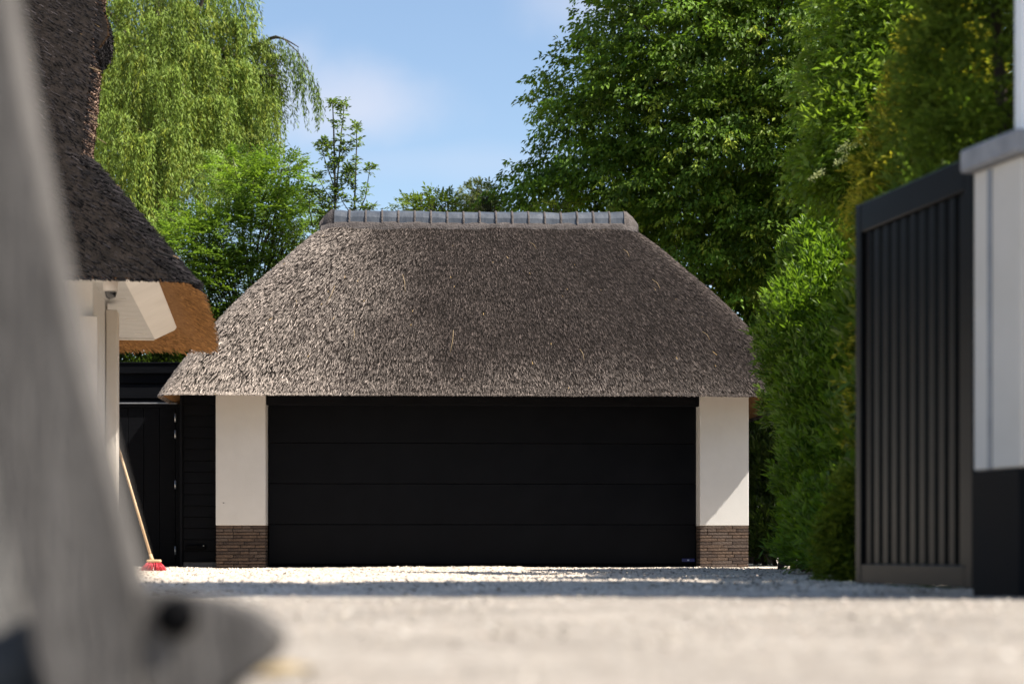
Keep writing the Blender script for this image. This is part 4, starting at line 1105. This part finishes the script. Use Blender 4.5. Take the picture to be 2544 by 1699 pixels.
# --- conifers: flat scaly sprays
def conifer(name, o, label, h, r_, n, col, tip, seed, zmin=.1, lean=0.0, leafL=.055, leafW=.016, profile=.75, front=None, cat='conifer', nl=26, sc=1.0):
    random.seed(seed)
    T = empty(name, o, 0, label, cat)
    tb = Tubes(); wood(tb, (0, 0, -.1), (0, 0, h * .97), .11 * r_ + .02, .012, .005, 8, 7)
    z = zmin + (h - zmin) * rnd(n, 1) ** 1.15; s = (z - zmin) / (h - zmin)
    rad = r_ * np.minimum(1, (1 - s) * 1.0 / (1 - profile + 1e-6)) ** .75 * (0.86 + .2 * np.sin(z * 5 + 3 * rnd(n, 1)))
    an = rnd(n, 1) * 6.2832
    if front is not None: an = front[0] + (rnd(n, 1) - .5) * front[1]
    rr = rad * (0.55 + .45 * rnd(n, 1) ** .5)
    p = np.concatenate([np.cos(an) * rr, np.sin(an) * rr, z - .1 * rr], 1)
    d = np.concatenate([np.cos(an), np.sin(an), .35 + .25 * nrm(n, 1)], 1) + .3 * nrm(n, 3)
    for k in range(40):
        a = random.uniform(0, 6.28); zz0 = random.uniform(zmin, h * .85); L = r_ * .8 * min(1, (1 - zz0 / h) * 2)
        tb.add([(0, 0, zz0), (math.cos(a) * L * .5, math.sin(a) * L * .5, zz0 + .03), (math.cos(a) * L, math.sin(a) * L, zz0 + .2 * L)], [.016, .010, .004], 4)
    tb.build('trunk', 'bark', T)
    leafobj('crown', [sprays(p, d, nl, .26 * sc, .075 * sc, .25, leafL, leafW, col, .25, .25, .10, .05, tip)], 'needle', T)
    return T
q = P(2345, 1400, 12.2); conifer('golden_conifer', (q.x, q.y, 0), 'golden tipped conifer rising behind the open gate', 3.55, .42, 3000, (0.125, 0.165, 0.02), (0.50, 0.44, 0.05), 41, profile=.75)
q = P(2295, 1400, 13.0); conifer('golden_conifer', (q.x, q.y, 0), 'yellow green conifer hedge plant squeezed between laurel and gate', 2.75, .34, 2300, (0.10, 0.14, 0.016), (0.25, 0.27, 0.03), 42, profile=.8)
q = P(2178, 1400, 11.6); conifer('small_conifer', (q.x, q.y, 0), 'low bright green conifer at the foot of the hedge by the gate', 0.66, .16, 600, (0.080, 0.12, 0.014), (0.16, 0.19, 0.02), 43, zmin=.03, profile=.6)
q = P(2500, 1400, 9.9); conifer('dark_conifer', (q.x, q.y, 0), 'tall dark green conifer towering behind the white pillar', 4.3, .42, 3600, (0.085, 0.14, 0.02), (0.14, 0.20, 0.026), 44, profile=.85)
conifer('dark_conifer', (6.7, 24.0, 0), 'unseen conifer added beyond the right side of the garage to shade the hedge', 8.0, 1.5, 1800, (0.034, 0.056, 0.012), (0.06, 0.09, 0.014), 48, profile=.85, leafL=.16, leafW=.08, nl=16, sc=1.7)  # out of view, added to shade the hedge behind the garage corner
conifer('dark_conifer', (4.7, 7.35, 0), 'tall conifer outside the yard beyond the white pillar shading the gravel', 9.6, 1.3, 1800, (0.034, 0.056, 0.012), (0.06, 0.09, 0.014), 46, profile=.85, leafL=.16, leafW=.07, nl=16, sc=1.6)
conifer('dark_conifer', (6.4, 6.8, 0), 'tallest conifer farther beyond the pillar shading the yard entrance', 11.5, 1.4, 1800, (0.034, 0.056, 0.012), (0.06, 0.09, 0.014), 47, profile=.85, leafL=.16, leafW=.07, nl=16, sc=1.6)

# --- evergreen hedge behind the shed and dense shrubs behind the garage's right end
laurel('evergreen_hedge', 27.0, 'dark evergreen hedge growing behind the black shed',
       [(300, 900, 0, .9, .6, .9), (420, 900, 0, .9, .6, .9), (180, 900, 0, .9, .6, .9), (360, 1100, 0, 1.4, .6, 1.0), (520, 950, .2, .9, .6, .8)], 2300, (0.030, 0.055, 0.010), (0.06, 0.10, 0.016), 51)
laurel('evergreen_hedge', 26.6, 'deep green boundary hedge behind the right corner of the garage',
       [(1950, 1000, 0, .6, .5, .8), (2080, 1000, 0, .8, .5, 1.0), (1930, 1220, 0, .6, .5, .7), (2060, 1300, 0, .9, .5, .7), (2180, 1100, 0, .9, .5, 1.0), (1860, 1150, .3, .5, .5, .8), (2250, 1200, 0, .9, .5, 1.0), (1900, 1340, -1.6, .45, .4, .35), (1980, 1350, -1.8, .5, .4, .35), (2060, 1350, -1.8, .5, .4, .4), (1930, 1180, -1.0, .5, .5, .6)], 4200, (0.032, 0.058, 0.010), (0.06, 0.10, 0.015), 53)
